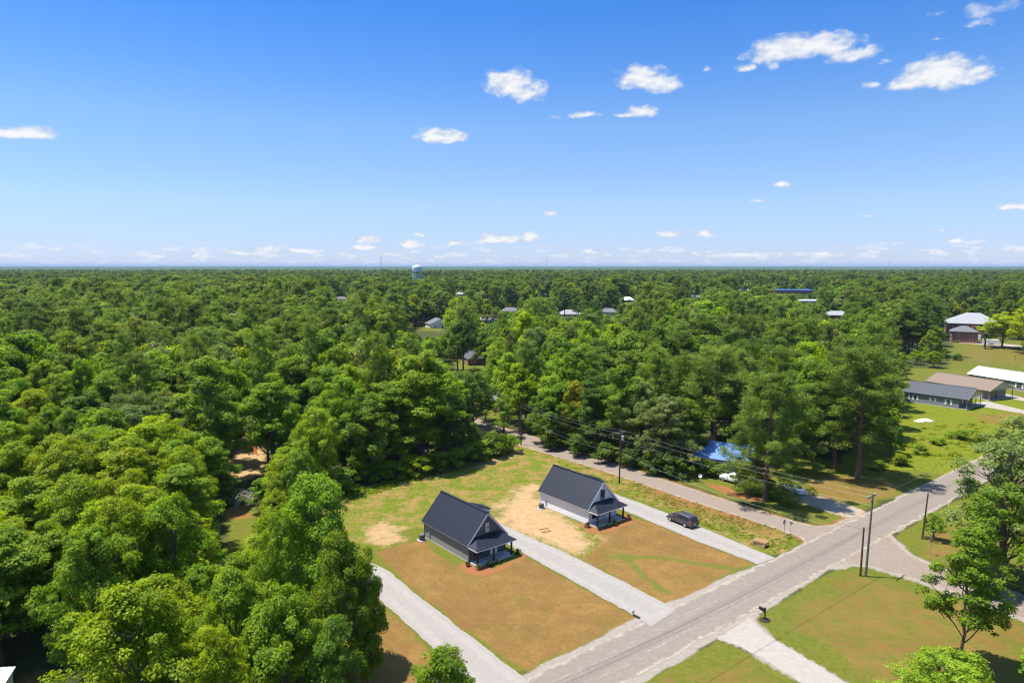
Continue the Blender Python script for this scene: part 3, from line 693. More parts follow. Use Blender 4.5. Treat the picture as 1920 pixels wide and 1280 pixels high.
def farmhouse(name, label, FL, ang, L, W, lap, batten, trim, door_mat, upper_pane, group):
    eave, ridge = 2.85, 6.25
    t = thing(name, label, 'house', FL, ang, group)
    w = gable_walls(L, W, eave, ridge).build('wall', M[lap], t)
    w.data.materials.append(M[batten]); w.data.polygons[3].material_index = 1; w.data.polygons[2].material_index = 1
    MB().box(-L - 0.03, 0.03, -0.03, W + 0.03, -0.02, 0.14).build('foundation', M['concrete'], t)
    gable_roof(L, W, eave, ridge, 0.36, 0.25, 0.08, 0.45).build('roof', M['charcoal_metal'], t)
    # rake and eave trim
    tr = MB(); sl = (ridge - eave) / (W / 2); rk = 0.262
    for x in (rk, -L - rk):
        for s in (0, 1):
            y0 = -0.36 if s == 0 else W + 0.36
            tr.beam((x, y0, eave - sl * 0.36 - 0.035), (x, W / 2, ridge - 0.035), 0.05, 0.2, (1, 0, 0) if False else (0, 0, 1))
    for y in (-0.32, W + 0.32): tr.box(-L - 0.2, 0.2, y - 0.025, y + 0.025, eave - sl * 0.36 - 0.10, eave - sl * 0.36 + 0.06)
    tr.build('fascia', M[trim], t)
    for x in (0.0, -L):
        for y in (0.0, W): MB().box(x - 0.06 + (0.02 if x == 0 else -0.02), x + 0.06 + (0.02 if x == 0 else -0.02), y - 0.06 + (-0.02 if y == 0 else 0.02), y + 0.06 + (-0.02 if y == 0 else 0.02), 0.145, eave - 0.14).build('corner_trim', M[trim] if lap == 'white_siding' else M['gray_batten'], t)
    # shed dormer on the right slope
    dx0, dx1 = -L * 0.46, -L * 0.29
    zo = 5.25; yo = W - 0.12; yr = W / 2 + 0.1
    zs = lambda y: ridge - sl * (y - W / 2)
    dm = MB()
    dm.add([(dx1, yr, zs(yr) - 0.05), (dx1, yo, zs(yo) - 0.05), (dx1, yo, zo), (dx1, yr, ridge - 0.02), (dx0, yr, zs(yr) - 0.05), (dx0, yo, zs(yo) - 0.05), (dx0, yo, zo), (dx0, yr, ridge - 0.02)],
           [(0, 1, 2, 3), (5, 4, 7, 6), (1, 5, 6, 2), (4, 0, 3, 7), (3, 2, 6, 7), (0, 4, 5, 1)])
    d = dm.build('dormer', M['ltgray'] if lap != 'white_siding' else M['white_batten'], t)
    rb = MB(); k = (zo - (ridge - 0.02)) / (yo - yr)
    rb.slab([(dx0 - 0.2, yr - 0.1, ridge + 0.08 - 0.1 * k), (dx1 + 0.2, yr - 0.1, ridge + 0.08 - 0.1 * k), (dx1 + 0.2, yo + 0.3, zo + 0.3 * k + 0.05), (dx0 - 0.2, yo + 0.3, zo + 0.3 * k + 0.05)], 0.07)
    rb.build('dormer_roof', M['charcoal_metal'], d)
    window(d, ((dx0 + dx1) / 2, yo, 4.55), 0.9, 0.7, (0, 1), split=False)
    # porch
    D = 1.95; z_lo, z_hi = 2.42, 3.35
    MB().box(0.035, D, 0.05, W - 0.05, -0.02, 0.17).build('porch_floor', M['concrete'], t)
    pr = MB(); i = 1.25; ov = 0.3
    a = [(0.005, -ov, z_lo), (D + ov, -ov, z_lo), (D + ov, W + ov, z_lo), (0.005, W + ov, z_lo), (0.005, i, z_hi), (0.005, W - i, z_hi)]
    pr.add(a + [(x, y, z - 0.06) for x, y, z in a[:4]], [(1, 2, 5, 4), (0, 1, 4), (2, 3, 5), (0, 4, 5, 3), (9, 8, 7, 6), (0, 6, 7, 1), (1, 7, 8, 2), (2, 8, 9, 3), (3, 9, 6, 0)])
    kk = (z_hi - z_lo) / (D + ov)
    n_ = Vector((kk, 0, 1)).normalized()
    for j in range(18):
        y = -ov + 0.05 + (W + 2 * ov - 0.1) * j / 17
        xe = D + ov; e = min(y + ov, W + ov - y)
        f = max(0.0, 1 - e / (i + ov))
        pr.beam(Vector((xe, y, z_lo)) + n_ * 0.02, Vector((0.005 + f * (D + ov - 0.01), y, z_hi - f * (z_hi - z_lo))) + n_ * 0.02, 0.035, 0.045, n_)
    prf = pr.build('porch_roof', M['charcoal_metal'], t)
    fb = MB()
    fb.box(D + ov - 0.03, D + ov + 0.02, -ov - 0.02, W + ov + 0.02, z_lo - 0.2, z_lo - 0.062)
    fb.box(0.01, D + ov - 0.035, -ov - 0.02, -ov + 0.03, z_lo - 0.2, z_lo - 0.062); fb.box(0.01, D + ov - 0.035, W + ov - 0.03, W + ov + 0.02, z_lo - 0.2, z_lo - 0.062)
    fb.build('fascia', M[trim], prf)
    for y in (0.2, W * 0.47, W - 0.2):
        pb = MB().box(D - 0.28, D - 0.08, y - 0.1, y + 0.1, 0.172, z_lo - 0.07)
        pb.box(D - 0.31, D - 0.05, y - 0.13, y + 0.13, 0.172, 0.34).box(D - 0.31, D - 0.05, y - 0.13, y + 0.13, z_lo - 0.24, z_lo - 0.075)
        pb.build('porch_post', M['brown_post'], t)
    window(t, (0.0, W / 2, 4.25), 0.8, 1.4, (1, 0), mats=('black', upper_pane))
    window(t, (0.0, W * 0.27, 1.5), 1.5, 1.3, (1, 0))
    # door
    yd = W * 0.68
    db = MB().box(0.004, 0.06, yd - 0.47, yd + 0.47, 0.175, 2.25).build('door', M[door_mat], t)
    fr = MB()
    for y in (yd - 0.53, yd + 0.53): fr.box(0.004, 0.075, y - 0.055, y + 0.055, 0.175, 2.25)
    fr.box(0.004, 0.075, yd - 0.585, yd + 0.585, 2.253, 2.37).build('frame', M['white'], db)
    MB().box(0.062, 0.075, yd - 0.28, yd + 0.28, 1.25, 2.05).build('pane', M['glass'], db)
    MB().box(0.062, 0.12, yd - 0.42, yd - 0.37, 1.05, 1.13).build('handle', M['black'], db)
    # utilities on the side wall, other windows away from the road
    ub = MB().box(-L + 1.25, -L + 1.5, -0.12, -0.035, 0.9, 1.35); ub.tube([(-L + 1.38, -0.07, 0.15), (-L + 1.38, -0.07, 0.9)], 0.03, 6); ub.build('electric_meter', M['galv'], t)
    for x in (-L * 0.25, -L * 0.62): window(t, (x, W, 1.6), 0.85, 1.4, (0, 1))
    window(t, (-L, W / 2, 4.2), 0.85, 1.4, (-1, 0)); window(t, (-L, W * 0.3, 1.6), 0.85, 1.4, (-1, 0))
    for x in (-L * 0.55, -L * 0.8):
        y = W * 0.72; z = zs(y); MB().tube([(x, y, z), (x, y, z + 0.45)], 0.05, 8).build('vent_pipe', M['black'], t)
    return t

ANG = R(-51.0)
H1p = G(879, 1054.8); H2p = G(1103, 983.8)
L_, W_ = 11.2, 6.2
h1 = farmhouse('farmhouse', 'gray farmhouse with charcoal metal roof, middle house of the new lots', H1p, ANG, L_, W_, 'gray_siding', 'gray_batten', 'ltgray', 'white', 'blind', 'new gable farmhouses with porches')
h2 = farmhouse('farmhouse', 'white farmhouse with charcoal metal roof beside the driveway holding the minivan', H2p, ANG, L_, W_, 'white_siding', 'white_batten', 'white', 'white', 'glass', 'new gable farmhouses with porches')
d12 = H2p - H1p
H3p = H1p - d12 * 0.97
h3 = farmhouse('farmhouse', 'gray farmhouse mostly hidden behind the near trees at lower left', H3p, ANG, L_, W_, 'gray_siding', 'gray_batten', 'ltgray', 'white', 'blind', 'new gable farmhouses with porches')

def local(h, x, y, z=0): return Vector(h) + Matrix.Rotation(ANG, 3, 'Z') @ Vector((x, y, z))

def ac_unit(p, label):
    t = thing('air_conditioner', label, 'air conditioner', p, ANG, 'air conditioners beside the new houses')
    b = MB(); n = 16
    b.lathe([(0.36, 0.1), (0.4, 0.14), (0.4, 0.85), (0.37, 0.9)], n)
    for k in range(14): 
        a = 2 * math.pi * k / 14; b.beam((0.405 * math.cos(a), 0.405 * math.sin(a), 0.16), (0.405 * math.cos(a), 0.405 * math.sin(a), 0.83), 0.03, 0.02)
    b.build('casing', M['ac'], t)
    g = MB()
    for r in (0.1, 0.19, 0.28): g.tube([(r * math.cos(2 * math.pi * k / 20), r * math.sin(2 * math.pi * k / 20), 0.92) for k in range(21)], 0.012, 5, cap=False)
    g.lathe([(0.07, 0.905), (0.07, 0.94)], 10); g.build('fan_grille', M['galv'], t)
    MB().box(-0.55, 0.55, -0.55, 0.55, -0.02, 0.098).build('pad', M['concrete'], t)
ac_unit(local(H1p, -L_ + 0.6, -0.9), 'round dark air conditioner at the rear corner of the gray house')
ac_unit(local(H2p, -L_ + 1.2, -0.9), 'round dark air conditioner by the side wall of the white house')

# little planted shrubs in the straw beds are made with the foliage below
BED = [(local(H1p, 0.75, -0.75), 'gray'), (local(H1p, 2.45, -0.2), 'gray'), (local(H1p, 2.6, 1.6), 'gray'), (local(H1p, 2.7, 3.1), 'gray'), (local(H1p, 2.0, 7.0), 'gray'),
       (local(H2p, 0.6, -0.8), 'white'), (local(H2p, 2.45, -0.1), 'white'), (local(H2p, 2.6, 1.7), 'white'), (local(H2p, 2.7, 3.2), 'white'), (local(H2p, 2.1, 7.0), 'white')]

def px_frame(BL, FL, FR):
    a, b, c = G(*BL), G(*FL), G(*FR)
    d = b - a
    return b, math.atan2(d.y, d.x), d.length, (c - b).length

def ranch(label, BL, FL, FR, eave, ridge, wall, roof, trim, group=None, porch=2.2, wins=(), W=None, L=None, name='ranch_house'):
    p, ang, L0, W0 = px_frame(BL, FL, FR)
    L = L or L0; W = W or W0
    t = thing(name, label, 'house', p, ang, group)
    gable_walls(L, W, eave, ridge).build('wall', M[wall], t)
    MB().box(-L - 0.04, 0.04, -0.04, W + 0.04, -0.02, 0.2).build('foundation', M['concrete'], t)
    gable_roof(L, W, eave, ridge, 0.4, 0.35, 0.1, 0.0, porch).build('roof', M[roof], t)
    sl = (ridge - eave) / (W / 2)
    # porch under the front gable
    gb = MB(); x = porch + 0.1
    gb.slab([(x, -0.05, eave), (x, W + 0.05, eave), (x, W / 2, ridge - 0.04)], 0.08); gb.build('porch_gable', M[trim], t)
    if porch > 0.5:
        MB().box(0.045, porch + 0.1, 0, W, -0.02, 0.18).build('porch_floor', M['concrete'], t)
        for y in (0.12, W * 0.36, W * 0.64, W - 0.12): MB().box(porch - 0.12, porch + 0.04, y - 0.09, y + 0.09, 0.182, eave + 0.02 + min(0.0, 0)).build('porch_post', M['white'] if trim != 'cream' else M['wood'], t)
    f = MB()
    for s in (0, 1):
        y0 = -0.4 if s == 0 else W + 0.4
        f.beam((porch + 0.37, y0, eave - sl * 0.4), (porch + 0.37, W / 2, ridge), 0.05, 0.22)
    f.build('fascia', M[trim], t)
    for (xx, w, h, z) in wins: window(t, (-xx, 0, z), w, h, (0, -1), mats=('white', 'glass'), shutters='white')
    window(t, (0, W * 0.25, 1.6), 1.0, 1.3, (1, 0), mats=('white', 'glass'))
    db = MB().box(0.004, 0.06, W * 0.6 - 0.46, W * 0.6 + 0.46, 0.19, 2.25).build('door', M['dark_car'], t)
    MB().box(0.062, 0.12, W * 0.6 - 0.4, W * 0.6 - 0.35, 1.05, 1.13).build('handle', M['galv'], db)
    for s in (0.3, 0.62):
        y = W * 0.4; MB().tube([(-L * s, y, eave + sl * y - 0.05), (-L * s, y, eave + sl * y + 0.5)], 0.06, 8).build('vent_pipe', M['white'], t)
    return t
ranch('slate gray ranch house with charcoal shingle roof and white shutters', (1694, 752), (1797, 766.5), (1826, 757), 3.0, 5.4, 'slate_siding', 'dark_shingle', 'cream', 'ranch houses by the field', 2.0, ((2.6, 0.9, 1.3, 1.55), (6.6, 0.9, 0.7, 1.8), (11.2, 0.7, 1.2, 1.6), (13.6, 0.9, 1.4, 1.5)))
ranch('tan ranch house with brown shingle roof behind the slate gray one', (1736, 731), (1841, 749), (1869, 741), 3.0, 5.4, 'tan_siding', 'brown_shingle', 'cream', 'ranch houses by the field', 2.0, ((2.5, 0.9, 1.3, 1.55), (7.0, 0.9, 0.9, 1.7)))
ranch('long building with white metal roof and gray walls behind the brown roofed house', (1815, 716), (1960, 741), (1985, 726), 3.0, 5.2, 'gray_siding', 'white_metal', 'white', None, 0.3, ((4.6, 1.5, 1.5, 1.7), (8.2, 1.7, 1.6, 1.7), (18, 1.2, 1.4, 1.7)), W=9, name='long_house')
ranch('white cottage with gray roof beside a big oak, far behind the wood', (790, 613), (806, 618), (826, 614.5), 3.4, 6.6, 'white', 'gray_shingle', 'white', None, 0.3, ((2.0, 1.2, 1.6, 1.9),), L=11, name='cottage')
ranch('red brick house with dark shingle roof in a gap of the middle wood', (862, 676), (878, 686), (896, 680), 2.9, 4.9, 'brick', 'dark_shingle', 'white', None, 0.3, ((3.0, 1.2, 1.3, 1.6),), L=12, W=8, name='brick_house')
ranch('low brick house with a pale gable seen past the utility pole at the curve', (925, 768), (952, 778), (985, 766), 2.8, 5.0, 'brick', 'gray_shingle', 'white', None, 0.3, ((2.0, 1.2, 1.3, 1.6),), L=10, name='brick_house')

# blue-roofed house behind the pines
p = G(1313, 880); t = thing('blue_roofed_house', 'pale house with a blue metal roof half hidden by pines', 'house', p, R(-30))
Lb, Wb, ev, rg = 9.0, 8.5, 2.8, 4.9
gable_walls(Lb, Wb, ev, rg)
b = MB(); b.add([(0, 0, 0), (Lb, 0, 0), (Lb, Wb, 0), (0, Wb, 0), (0, 0, ev), (Lb, 0, ev), (Lb, Wb, ev), (0, Wb, ev), (0, Wb / 2, rg), (Lb, Wb / 2, rg)], [(0, 1, 5, 4), (2, 3, 7, 6), (3, 0, 4, 8, 7), (1, 2, 6, 9, 5)])
b.build('wall', M['tan_siding'], t)
rb = MB(); sl = (rg - ev) / (Wb / 2)
for s in (0, 1):
    ye = -0.5 if s == 0 else Wb + 0.5; ze = ev - sl * 0.5 + 0.05
    q = [(-0.4, ye, ze), (Lb + 0.4, ye, ze), (Lb + 0.4, Wb / 2, rg + 0.05), (-0.4, Wb / 2, rg + 0.05)]
    if s: q = [q[1], q[0], q[3], q[2]]
    rb.slab(q, 0.07)
    nn = Vector((0, -sl if s == 0 else sl, 1)).normalized()
    for i in range(17):
        x = -0.35 + (Lb + 0.7) * i / 16; rb.beam(Vector((x, ye, ze)) + nn * 0.09, Vector((x, Wb / 2, rg + 0.05)) + nn * 0.09, 0.04, 0.05, nn)
rb.build('roof', M['blue_roof'], t)
window(t, (3, 0, 1.6), 1.0, 1.3, (0, -1), mats=('white', 'glass')); window(t, (8, 0, 1.6), 1.0, 1.3, (0, -1), mats=('white', 'glass'))
window(t, (0, 2.5, 1.6), 0.9, 1.3, (-1, 0), mats=('white', 'glass'))
for y in (0.3, 4.0, 8.7): MB().box(-1.6, -1.45, y - 0.07, y + 0.07, 0, 2.5).build('porch_post', M['white'], t)
MB().slab([(-1.8, -0.2, 2.5), (-0.05, -0.2, 2.75), (-0.05, Wb + 0.2, 2.75), (-1.8, Wb + 0.2, 2.5)][::-1], -0.07).build('porch_roof', M['blue_roof'], t)

def hip_building(name, label, p, ang, L, W, eave, ridge, wall, roof, floors=1, group=None, cat='building', chimney=None, ridge_frac=0.45):
    t = thing(name, label, cat, p, ang, group)
    MB().box(-L / 2, L / 2, -W / 2, W / 2, -0.1, eave).build('wall', M[wall], t)
    o = 0.6; rf = L * ridge_frac / 2
    b = MB(); a = [(-L / 2 - o, -W / 2 - o, eave), (L / 2 + o, -W / 2 - o, eave), (L / 2 + o, W / 2 + o, eave), (-L / 2 - o, W / 2 + o, eave)]
    b.add([(x, y, z + 0.03) for x, y, z in a] + [(x, y, z + 0.3) for x, y, z in a] + [(-rf, 0, ridge), (rf, 0, ridge)],
          [(3, 2, 1, 0), (0, 1, 5, 4), (1, 2, 6, 5), (2, 3, 7, 6), (3, 0, 4, 7), (4, 5, 9, 8), (5, 6, 9), (6, 7, 8, 9), (7, 4, 8)])
    r = b.build('roof', M[roof], t)
    if chimney: MB().box(chimney[0] - 0.7, chimney[0] + 0.7, chimney[1] - 0.5, chimney[1] + 0.5, eave + 0.2, ridge * 0.98).build('chimney', M['brick'], r)
    for fl in range(floors):
        z = eave * (fl + 0.55) / floors
        for k in range(max(2, int(L / 4))):
            x = -L / 2 + L * (k + 0.5) / max(2, int(L / 4)); window(t, (x, -W / 2, z), 1.1, 1.5, (0, -1), mats=('white', 'glass'))
        for k in range(max(2, int(W / 4))):
            y = -W / 2 + W * (k + 0.5) / max(2, int(W / 4)); window(t, (L / 2, y, z), 1.1, 1.5, (1, 0), mats=('white', 'glass')); window(t, (-L / 2, y, z), 1.1, 1.5, (-1, 0), mats=('white', 'glass'))
    return t
hip_building('meeting_hall', 'large brick hall under a broad pale gray hip roof', G(1822, 626), R(-28), 27, 20, 6.5, 12.5, 'brick', 'pale_roof', 2, chimney=None, ridge_frac=0.25)
hip_building('brick_annex', 'two storey red brick annex with gray hip roof and chimney', G(1806, 641), R(-28), 11.5, 10, 5.6, 8.6, 'brick', 'gray_shingle', 2, chimney=(4.2, 3.2), ridge_frac=0.2)
hip_building('brick_building', 'brick building with white window bays glimpsed behind a tall pine', G(1712, 640), R(-20), 12, 14, 6.5, 9.0, 'brick', 'gray_shingle', 2, ridge_frac=0.3)
hip_building('gray_roofed_house', 'far house showing a gray hip roof right of the dark middle pine', G(1068, 596), R(15), 16, 11, 3, 6.5, 'white', 'pale_roof', 1, cat='house')
hip_building('gray_roofed_house', 'small far house with white roof above the middle wood', G(1176, 568), R(5), 13, 10, 3, 6.6, 'white', 'white_metal', 1, cat='house')
hip_building('gray_roofed_house', 'far house with gray roof behind the oak, right of the cottage', G(957, 590), R(-10), 15, 10, 3, 6.2, 'cream', 'gray_shingle', 1, cat='house')

for (x, y, a_, L_h, W_h, wl, rf, lb) in ((864, 556, 10, 14, 10, 'white', 'pale_roof', 'pale far house in a gap of the woods under the middle of the horizon'),
        (1141, 592, -20, 14, 10, 'cream', 'gray_shingle', 'far house with gray shingles in the middle wood, nearest the roadside pines'),
        (1022, 560, 25, 15, 11, 'cream', 'brown_shingle', 'far brown roofed house above the gray roofs of the middle wood'),
        (1303, 561, -15, 14, 10, 'white', 'pale_roof', 'far pale roofed house left of the blue roofed school'),
        (1568, 598, -12, 18, 11, 'brick', 'pale_roof', 'far brick house with a pale roof below the blue roofed school'),
        (640, 566, 8, 14, 10, 'white', 'gray_shingle', 'far house deep in the left wood with a gray roof'),
        (1395, 548, 12, 16, 11, 'white', 'pale_roof', 'farthest pale roofed house left of the blue roofed school'),
        (914, 607, 30, 13, 9, 'white', 'pale_roof', 'pale low house right of the big oak by the white cottage')):
    hip_building('gray_roofed_house', lb, G(x, y), R(a_), L_h, W_h, 3.0, 6.2, wl, rf, 1, cat='house')

def flat_building(label, p, ang, L, W, h, wall, band, name='store_building'):
    t = thing(name, label, 'building', p, ang)
    MB().box(-L / 2, L / 2, -W / 2, W / 2, -0.1, h).build('wall', M[wall], t)
    MB().box(-L / 2 - 0.3, L / 2 + 0.3, -W / 2 - 0.3, W / 2 + 0.3, h + 0.004, h + 1.3).build('roof', M[band], t)
    for k in range(int(L / 6)):
        window(t, (-L / 2 + (k + 0.5) * L / int(L / 6), -W / 2, h * 0.5), 2.2, h * 0.45, (0, -1), mats=('white', 'glass'), split=False)
    return t
flat_building('school with a blue roof and brick walls far off at right', G(1484, 556), R(-4), 50, 22, 8, 'brick', 'blue_paint', 'school_building')
flat_building('long white roofed building in front of the blue roofed school', G(1512, 573), R(-6), 34, 24, 4.5, 'brick', 'white_metal')

# white shed at the corner of the wood (bottom left)
p = G(26, 1253, 3.6)
t = thing('white_shed', 'white metal shed at the edge of the near wood', 'shed', (p.x - 2.5, p.y - 1.6, 0), R(4))
MB().box(-2.4, 2.4, -1.8, 1.5, -0.05, 2.1).add([(-2.4, -1.8, 2.1), (2.4, -1.8, 2.1), (2.4, 1.5, 2.1), (-2.4, 1.5, 2.1), (2.4, 1.5, 3.45), (-2.4, 1.5, 3.45), (-2.4, -1.8, 2.12), (2.4, -1.8, 2.12)], [(1, 2, 4, 7), (2, 3, 5, 4), (3, 0, 6, 5)]).build('wall', M['white'], t)
sb = MB(); sb.slab([(-2.6, -2.0, 2.1), (2.6, -2.0, 2.1), (2.6, 1.7, 3.6), (-2.6, 1.7, 3.6)], 0.06)
for i in range(12): sb.beam((-2.5 + i * 0.4545, -2.0, 2.17), (-2.5 + i * 0.4545, 1.7, 3.67), 0.04, 0.04)
sb.build('roof', M['white_metal'], t)
MB().box(2.405, 2.44, -0.6, 0.4, 0, 2.05).build('door', M['galv'], t)

# ------------------------------------------------------------------ vehicles
def ring(x, hw, htop, zb, zbelt, zroof):
    h = [(hw * 0.86, zb), (hw * 0.98, zb + 0.12), (hw, (zb + zbelt) * 0.5), (hw * 0.97, zbelt), (htop + 0.03, zroof - 0.09 if zroof - zbelt > 0.12 else (zroof + zbelt) / 2), (htop * 0.86, zroof)]
    return [Vector((x, -y, z)) for y, z in h] + [Vector((x, y, z)) for y, z in reversed(h)]

def vehicle(name, label, cat, loc, rz, paint, st, wheels, glass, lamps, group=None, roofrack=False, bed=None, wr=0.34):
    """st: stations (x, half width, half top width, bottom, belt, roof), front = +x"""
    t = thing(name, label, cat, loc, rz, group)
    rings = [ring(*s) for s in st]
    MB().loft(rings).build('body', M[paint], t, smooth=False)
    def side_pt(i, f, k, sgn):
        a, b = rings[i], rings[i + 1]
        lo = a[3].lerp(b[3], f); hi = a[4].lerp(b[4], f); p = lo.lerp(hi, k)
        return Vector((p.x, sgn * abs(p.y) + sgn * 0.012, p.z))
    for sgn in (-1, 1):
        for (i0, f0, i1, f1) in glass['side']:
            q = [side_pt(i0, f0, 0.1, sgn), side_pt(i1, f1, 0.1, sgn), side_pt(i1, f1, 0.9, sgn), side_pt(i0, f0, 0.9, sgn)]
            if len(q) == 4: MB().add(q + [p - Vector((0, sgn * 0.02, 0)) for p in q], [(0, 1, 2, 3), (7, 6, 5, 4), (0, 4, 5, 1), (1, 5, 6, 2), (2, 6, 7, 3), (3, 7, 4, 0)]).build('side_window', M['glass'], t)
    for key in ('windshield', 'rear_window'):
        if key in glass:
            i, f0, f1 = glass[key]
            a, b = rings[i], rings[i + 1]
            # panel spans the top edge between two stations
            pts = []
            for f, kx in ((f0, 0.98), (f1, 0.98)):
                pl = a[5].lerp(b[5], f); pts.append((pl.x, abs(pl.y) * 1.08, pl.z))
            up = Vector((1 if key == 'windshield' else -1, 0, 0.8)).normalized() * 0.02
            q = [Vector((pts[0][0], -pts[0][1], pts[0][2])) + up, Vector((pts[1][0], -pts[1][1], pts[1][2])) + up, Vector((pts[1][0], pts[1][1], pts[1][2])) + up, Vector((pts[0][0], pts[0][1], pts[0][2])) + up]
            MB().slab(q, 0.012).build(key, M['glass'], t)
    for x in wheels:
        for sgn in (-1, 1):
            hw = max(s[1] for s in st)
            tb = MB(); n = 18
            prof = [(wr * 0.62, -0.1), (wr * 0.95, -0.11), (wr, -0.06), (wr, 0.06), (wr * 0.95, 0.11), (wr * 0.62, 0.1)]
            rg_ = [[Vector((x + r * math.cos(2 * math.pi * j / n), sgn * (hw - 0.08) + y, wr + r * math.sin(2 * math.pi * j / n))) for j in range(n)] for r, y in prof]
            tb.loft(rg_); w = tb.build('wheel', M['tyre'], t)
            rb_ = MB(); yy = sgn * (hw + 0.035)
            rb_.tube([(x, yy - sgn * 0.05, wr), (x, yy, wr)], [wr * 0.66, wr * 0.6], 14); rb_.build('rim', M['rim'], w)
    for nm, mat, x, y, z, sx, sy, sz in lamps:
        for sgn in (-1, 1): MB().box(x - sx, x + sx, sgn * y - sy, sgn * y + sy, z - sz, z + sz).build(nm, M[mat], t)
    hw = max(s[1] for s in st); x0 = st[0][0]; x1 = st[-1][0]
    MB().box(x0 - 0.05, x0 + 0.12, -hw * 0.9, hw * 0.9, 0.36, 0.56).build('rear_bumper', M[paint] if not bed else M['galv'], t)
    MB().box(x1 - 0.12, x1 + 0.04, -hw * 0.86, hw * 0.86, 0.34, 0.54).build('front_bumper', M[paint] if not bed else M['galv'], t)
    MB().box(x0 - 0.065, x0 - 0.052, -0.26, 0.26, 0.6 if not bed else 0.4, 0.74 if not bed else 0.54).build('licence_plate', M['white'], t)
    if roofrack:
        for sgn in (-1, 1): MB().beam((-1.9, sgn * 0.62, 1.80), (0.2, sgn * 0.62, 1.80), 0.05, 0.05).build('roof_rail', M['rim'], t)
    if bed:
        MB().box(bed[0], bed[1], -hw * 0.8, hw * 0.8, bed[2], bed[2] + 0.01).build('truck_bed', M['black'], t)
    for sgn in (-1, 1): MB().box(glass['mirror'] - 0.08, glass['mirror'] + 0.08, sgn * (hw + 0.02), sgn * (hw + 0.2), 1.02, 1.18).build('mirror', M[paint], t)
    return t

VAN = [(-2.53, 0.84, 0.72, 0.42, 0.9, 0.98), (-2.5, 0.93, 0.76, 0.34, 1.02, 1.12), (-2.22, 0.97, 0.74, 0.28, 1.04, 1.74), (-1.0, 0.99, 0.77, 0.26, 1.03, 1.79), (0.3, 0.99, 0.77, 0.26, 1.0, 1.76), (0.75, 0.99, 0.75, 0.26, 0.99, 1.64), (1.62, 0.98, 0.74, 0.26, 0.94, 1.08), (2.25, 0.95, 0.70, 0.28, 0.84, 0.95), (2.48, 0.85, 0.62, 0.34, 0.7, 0.8), (2.56, 0.72, 0.5, 0.4, 0.58, 0.62)]
vp = G(1279, 981)
vdir = (G(1455, 1046) - G(1230, 954)); va = math.atan2(vdir.y, vdir.x) + math.pi
vehicle('minivan', 'dark gray minivan parked on the pale driveway by the white house', 'van', (vp.x, vp.y, 0.055), va, 'van_paint', VAN, (1.62, -1.42),
        dict(side=((2, 0.12, 2, 0.92), (3, 0.02, 3, 0.55), (3, 0.62, 4, 0.9)), windshield=(5, 0.08, 0.92), rear_window=(1, 0.12, 0.85), mirror=0.85),
        [('headlight', 'clear_lamp', 2.35, 0.72, 0.75, 0.12, 0.14, 0.09), ('taillight', 'red_lamp', -2.47, 0.82, 1.0, 0.06, 0.1, 0.13)], roofrack=True)
TRUCK = [(-2.75, 0.88, 0.86, 0.45, 0.98, 1.06), (-2.7, 0.92, 0.9, 0.4, 1.0, 1.08), (-0.75, 0.93, 0.9, 0.36, 1.02, 1.1), (-0.7, 0.93, 0.72, 0.36, 1.08, 1.66), (0.35, 0.93, 0.72, 0.36, 1.06, 1.72), (0.6, 0.93, 0.72, 0.36, 1.05, 1.62), (1.15, 0.93, 0.78, 0.36, 1.02, 1.15), (2.3, 0.9, 0.76, 0.38, 0.96, 1.07), (2.5, 0.84, 0.7, 0.42, 0.8, 0.92)]
tp = G(1375, 904)
def car_ang(a, b):
    d = G(*b) - G(*a); return math.atan2(d.y, d.x)
vehicle('pickup_truck', 'white pickup truck parked in front of the blue roofed house', 'pickup truck', (tp.x, tp.y, 0.01), car_ang((1400, 915), (1355, 902)), 'white_car', TRUCK, (1.6, -1.7),
        dict(side=((3, 0.1, 3, 0.92),), windshield=(5, 0.1, 0.9), rear_window=(2, 0.3, 0.8), mirror=0.8),
        [('headlight', 'clear_lamp', 2.44, 0.66, 0.82, 0.06, 0.14, 0.08), ('taillight', 'red_lamp', -2.74, 0.82, 0.86, 0.03, 0.07, 0.14)], bed=(-2.6, -0.85, 1.105), wr=0.36)
SEDAN = [(-2.3, 0.78, 0.6, 0.4, 0.75, 0.82), (-2.22, 0.86, 0.66, 0.32, 0.9, 0.98), (-1.65, 0.9, 0.62, 0.28, 0.93, 1.05), (-0.95, 0.9, 0.58, 0.26, 0.93, 1.4), (0.1, 0.9, 0.6, 0.26, 0.91, 1.45), (0.4, 0.9, 0.6, 0.26, 0.9, 1.38), (1.2, 0.9, 0.66, 0.26, 0.86, 0.95), (2.1, 0.86, 0.62, 0.3, 0.74, 0.82), (2.3, 0.74, 0.5, 0.36, 0.6, 0.66)]
def sedan(label, x, y, ang, paint, group=None, cat='car', name='parked_car'):
    p = G(x, y)
    return vehicle(name, label, cat, (p.x, p.y, 0.015), ang, paint, SEDAN, (1.4, -1.35), dict(side=((2, 0.45, 3, 0.45), (3, 0.52, 4, 0.95)), windshield=(5, 0.1, 0.9), rear_window=(2, 0.15, 0.9), mirror=0.6),
                   [('headlight', 'clear_lamp', 2.2, 0.6, 0.66, 0.07, 0.12, 0.07), ('taillight', 'red_lamp', -2.24, 0.68, 0.8, 0.05, 0.12, 0.07)], group)
sedan('white car standing in the shade under the roadside pine', 1488, 922, car_ang((1505, 930), (1470, 915)), 'white_car')
sedan('dark car in front of the low brick house beyond the curve', 948, 768, car_ang((960, 770), (930, 766)), 'dark_car')
sedan('silver car beside a dark one at the low brick house', 927, 764, car_ang((960, 770), (930, 766)), 'silver_car')
sedan('white car parked below the half hidden brick building', 1712, 647, car_ang((1720, 648), (1700, 646)), 'white_car')
sedan('red car parked behind a white one near the brick building', 1716, 643, car_ang((1720, 648), (1700, 646)), 'red_car')

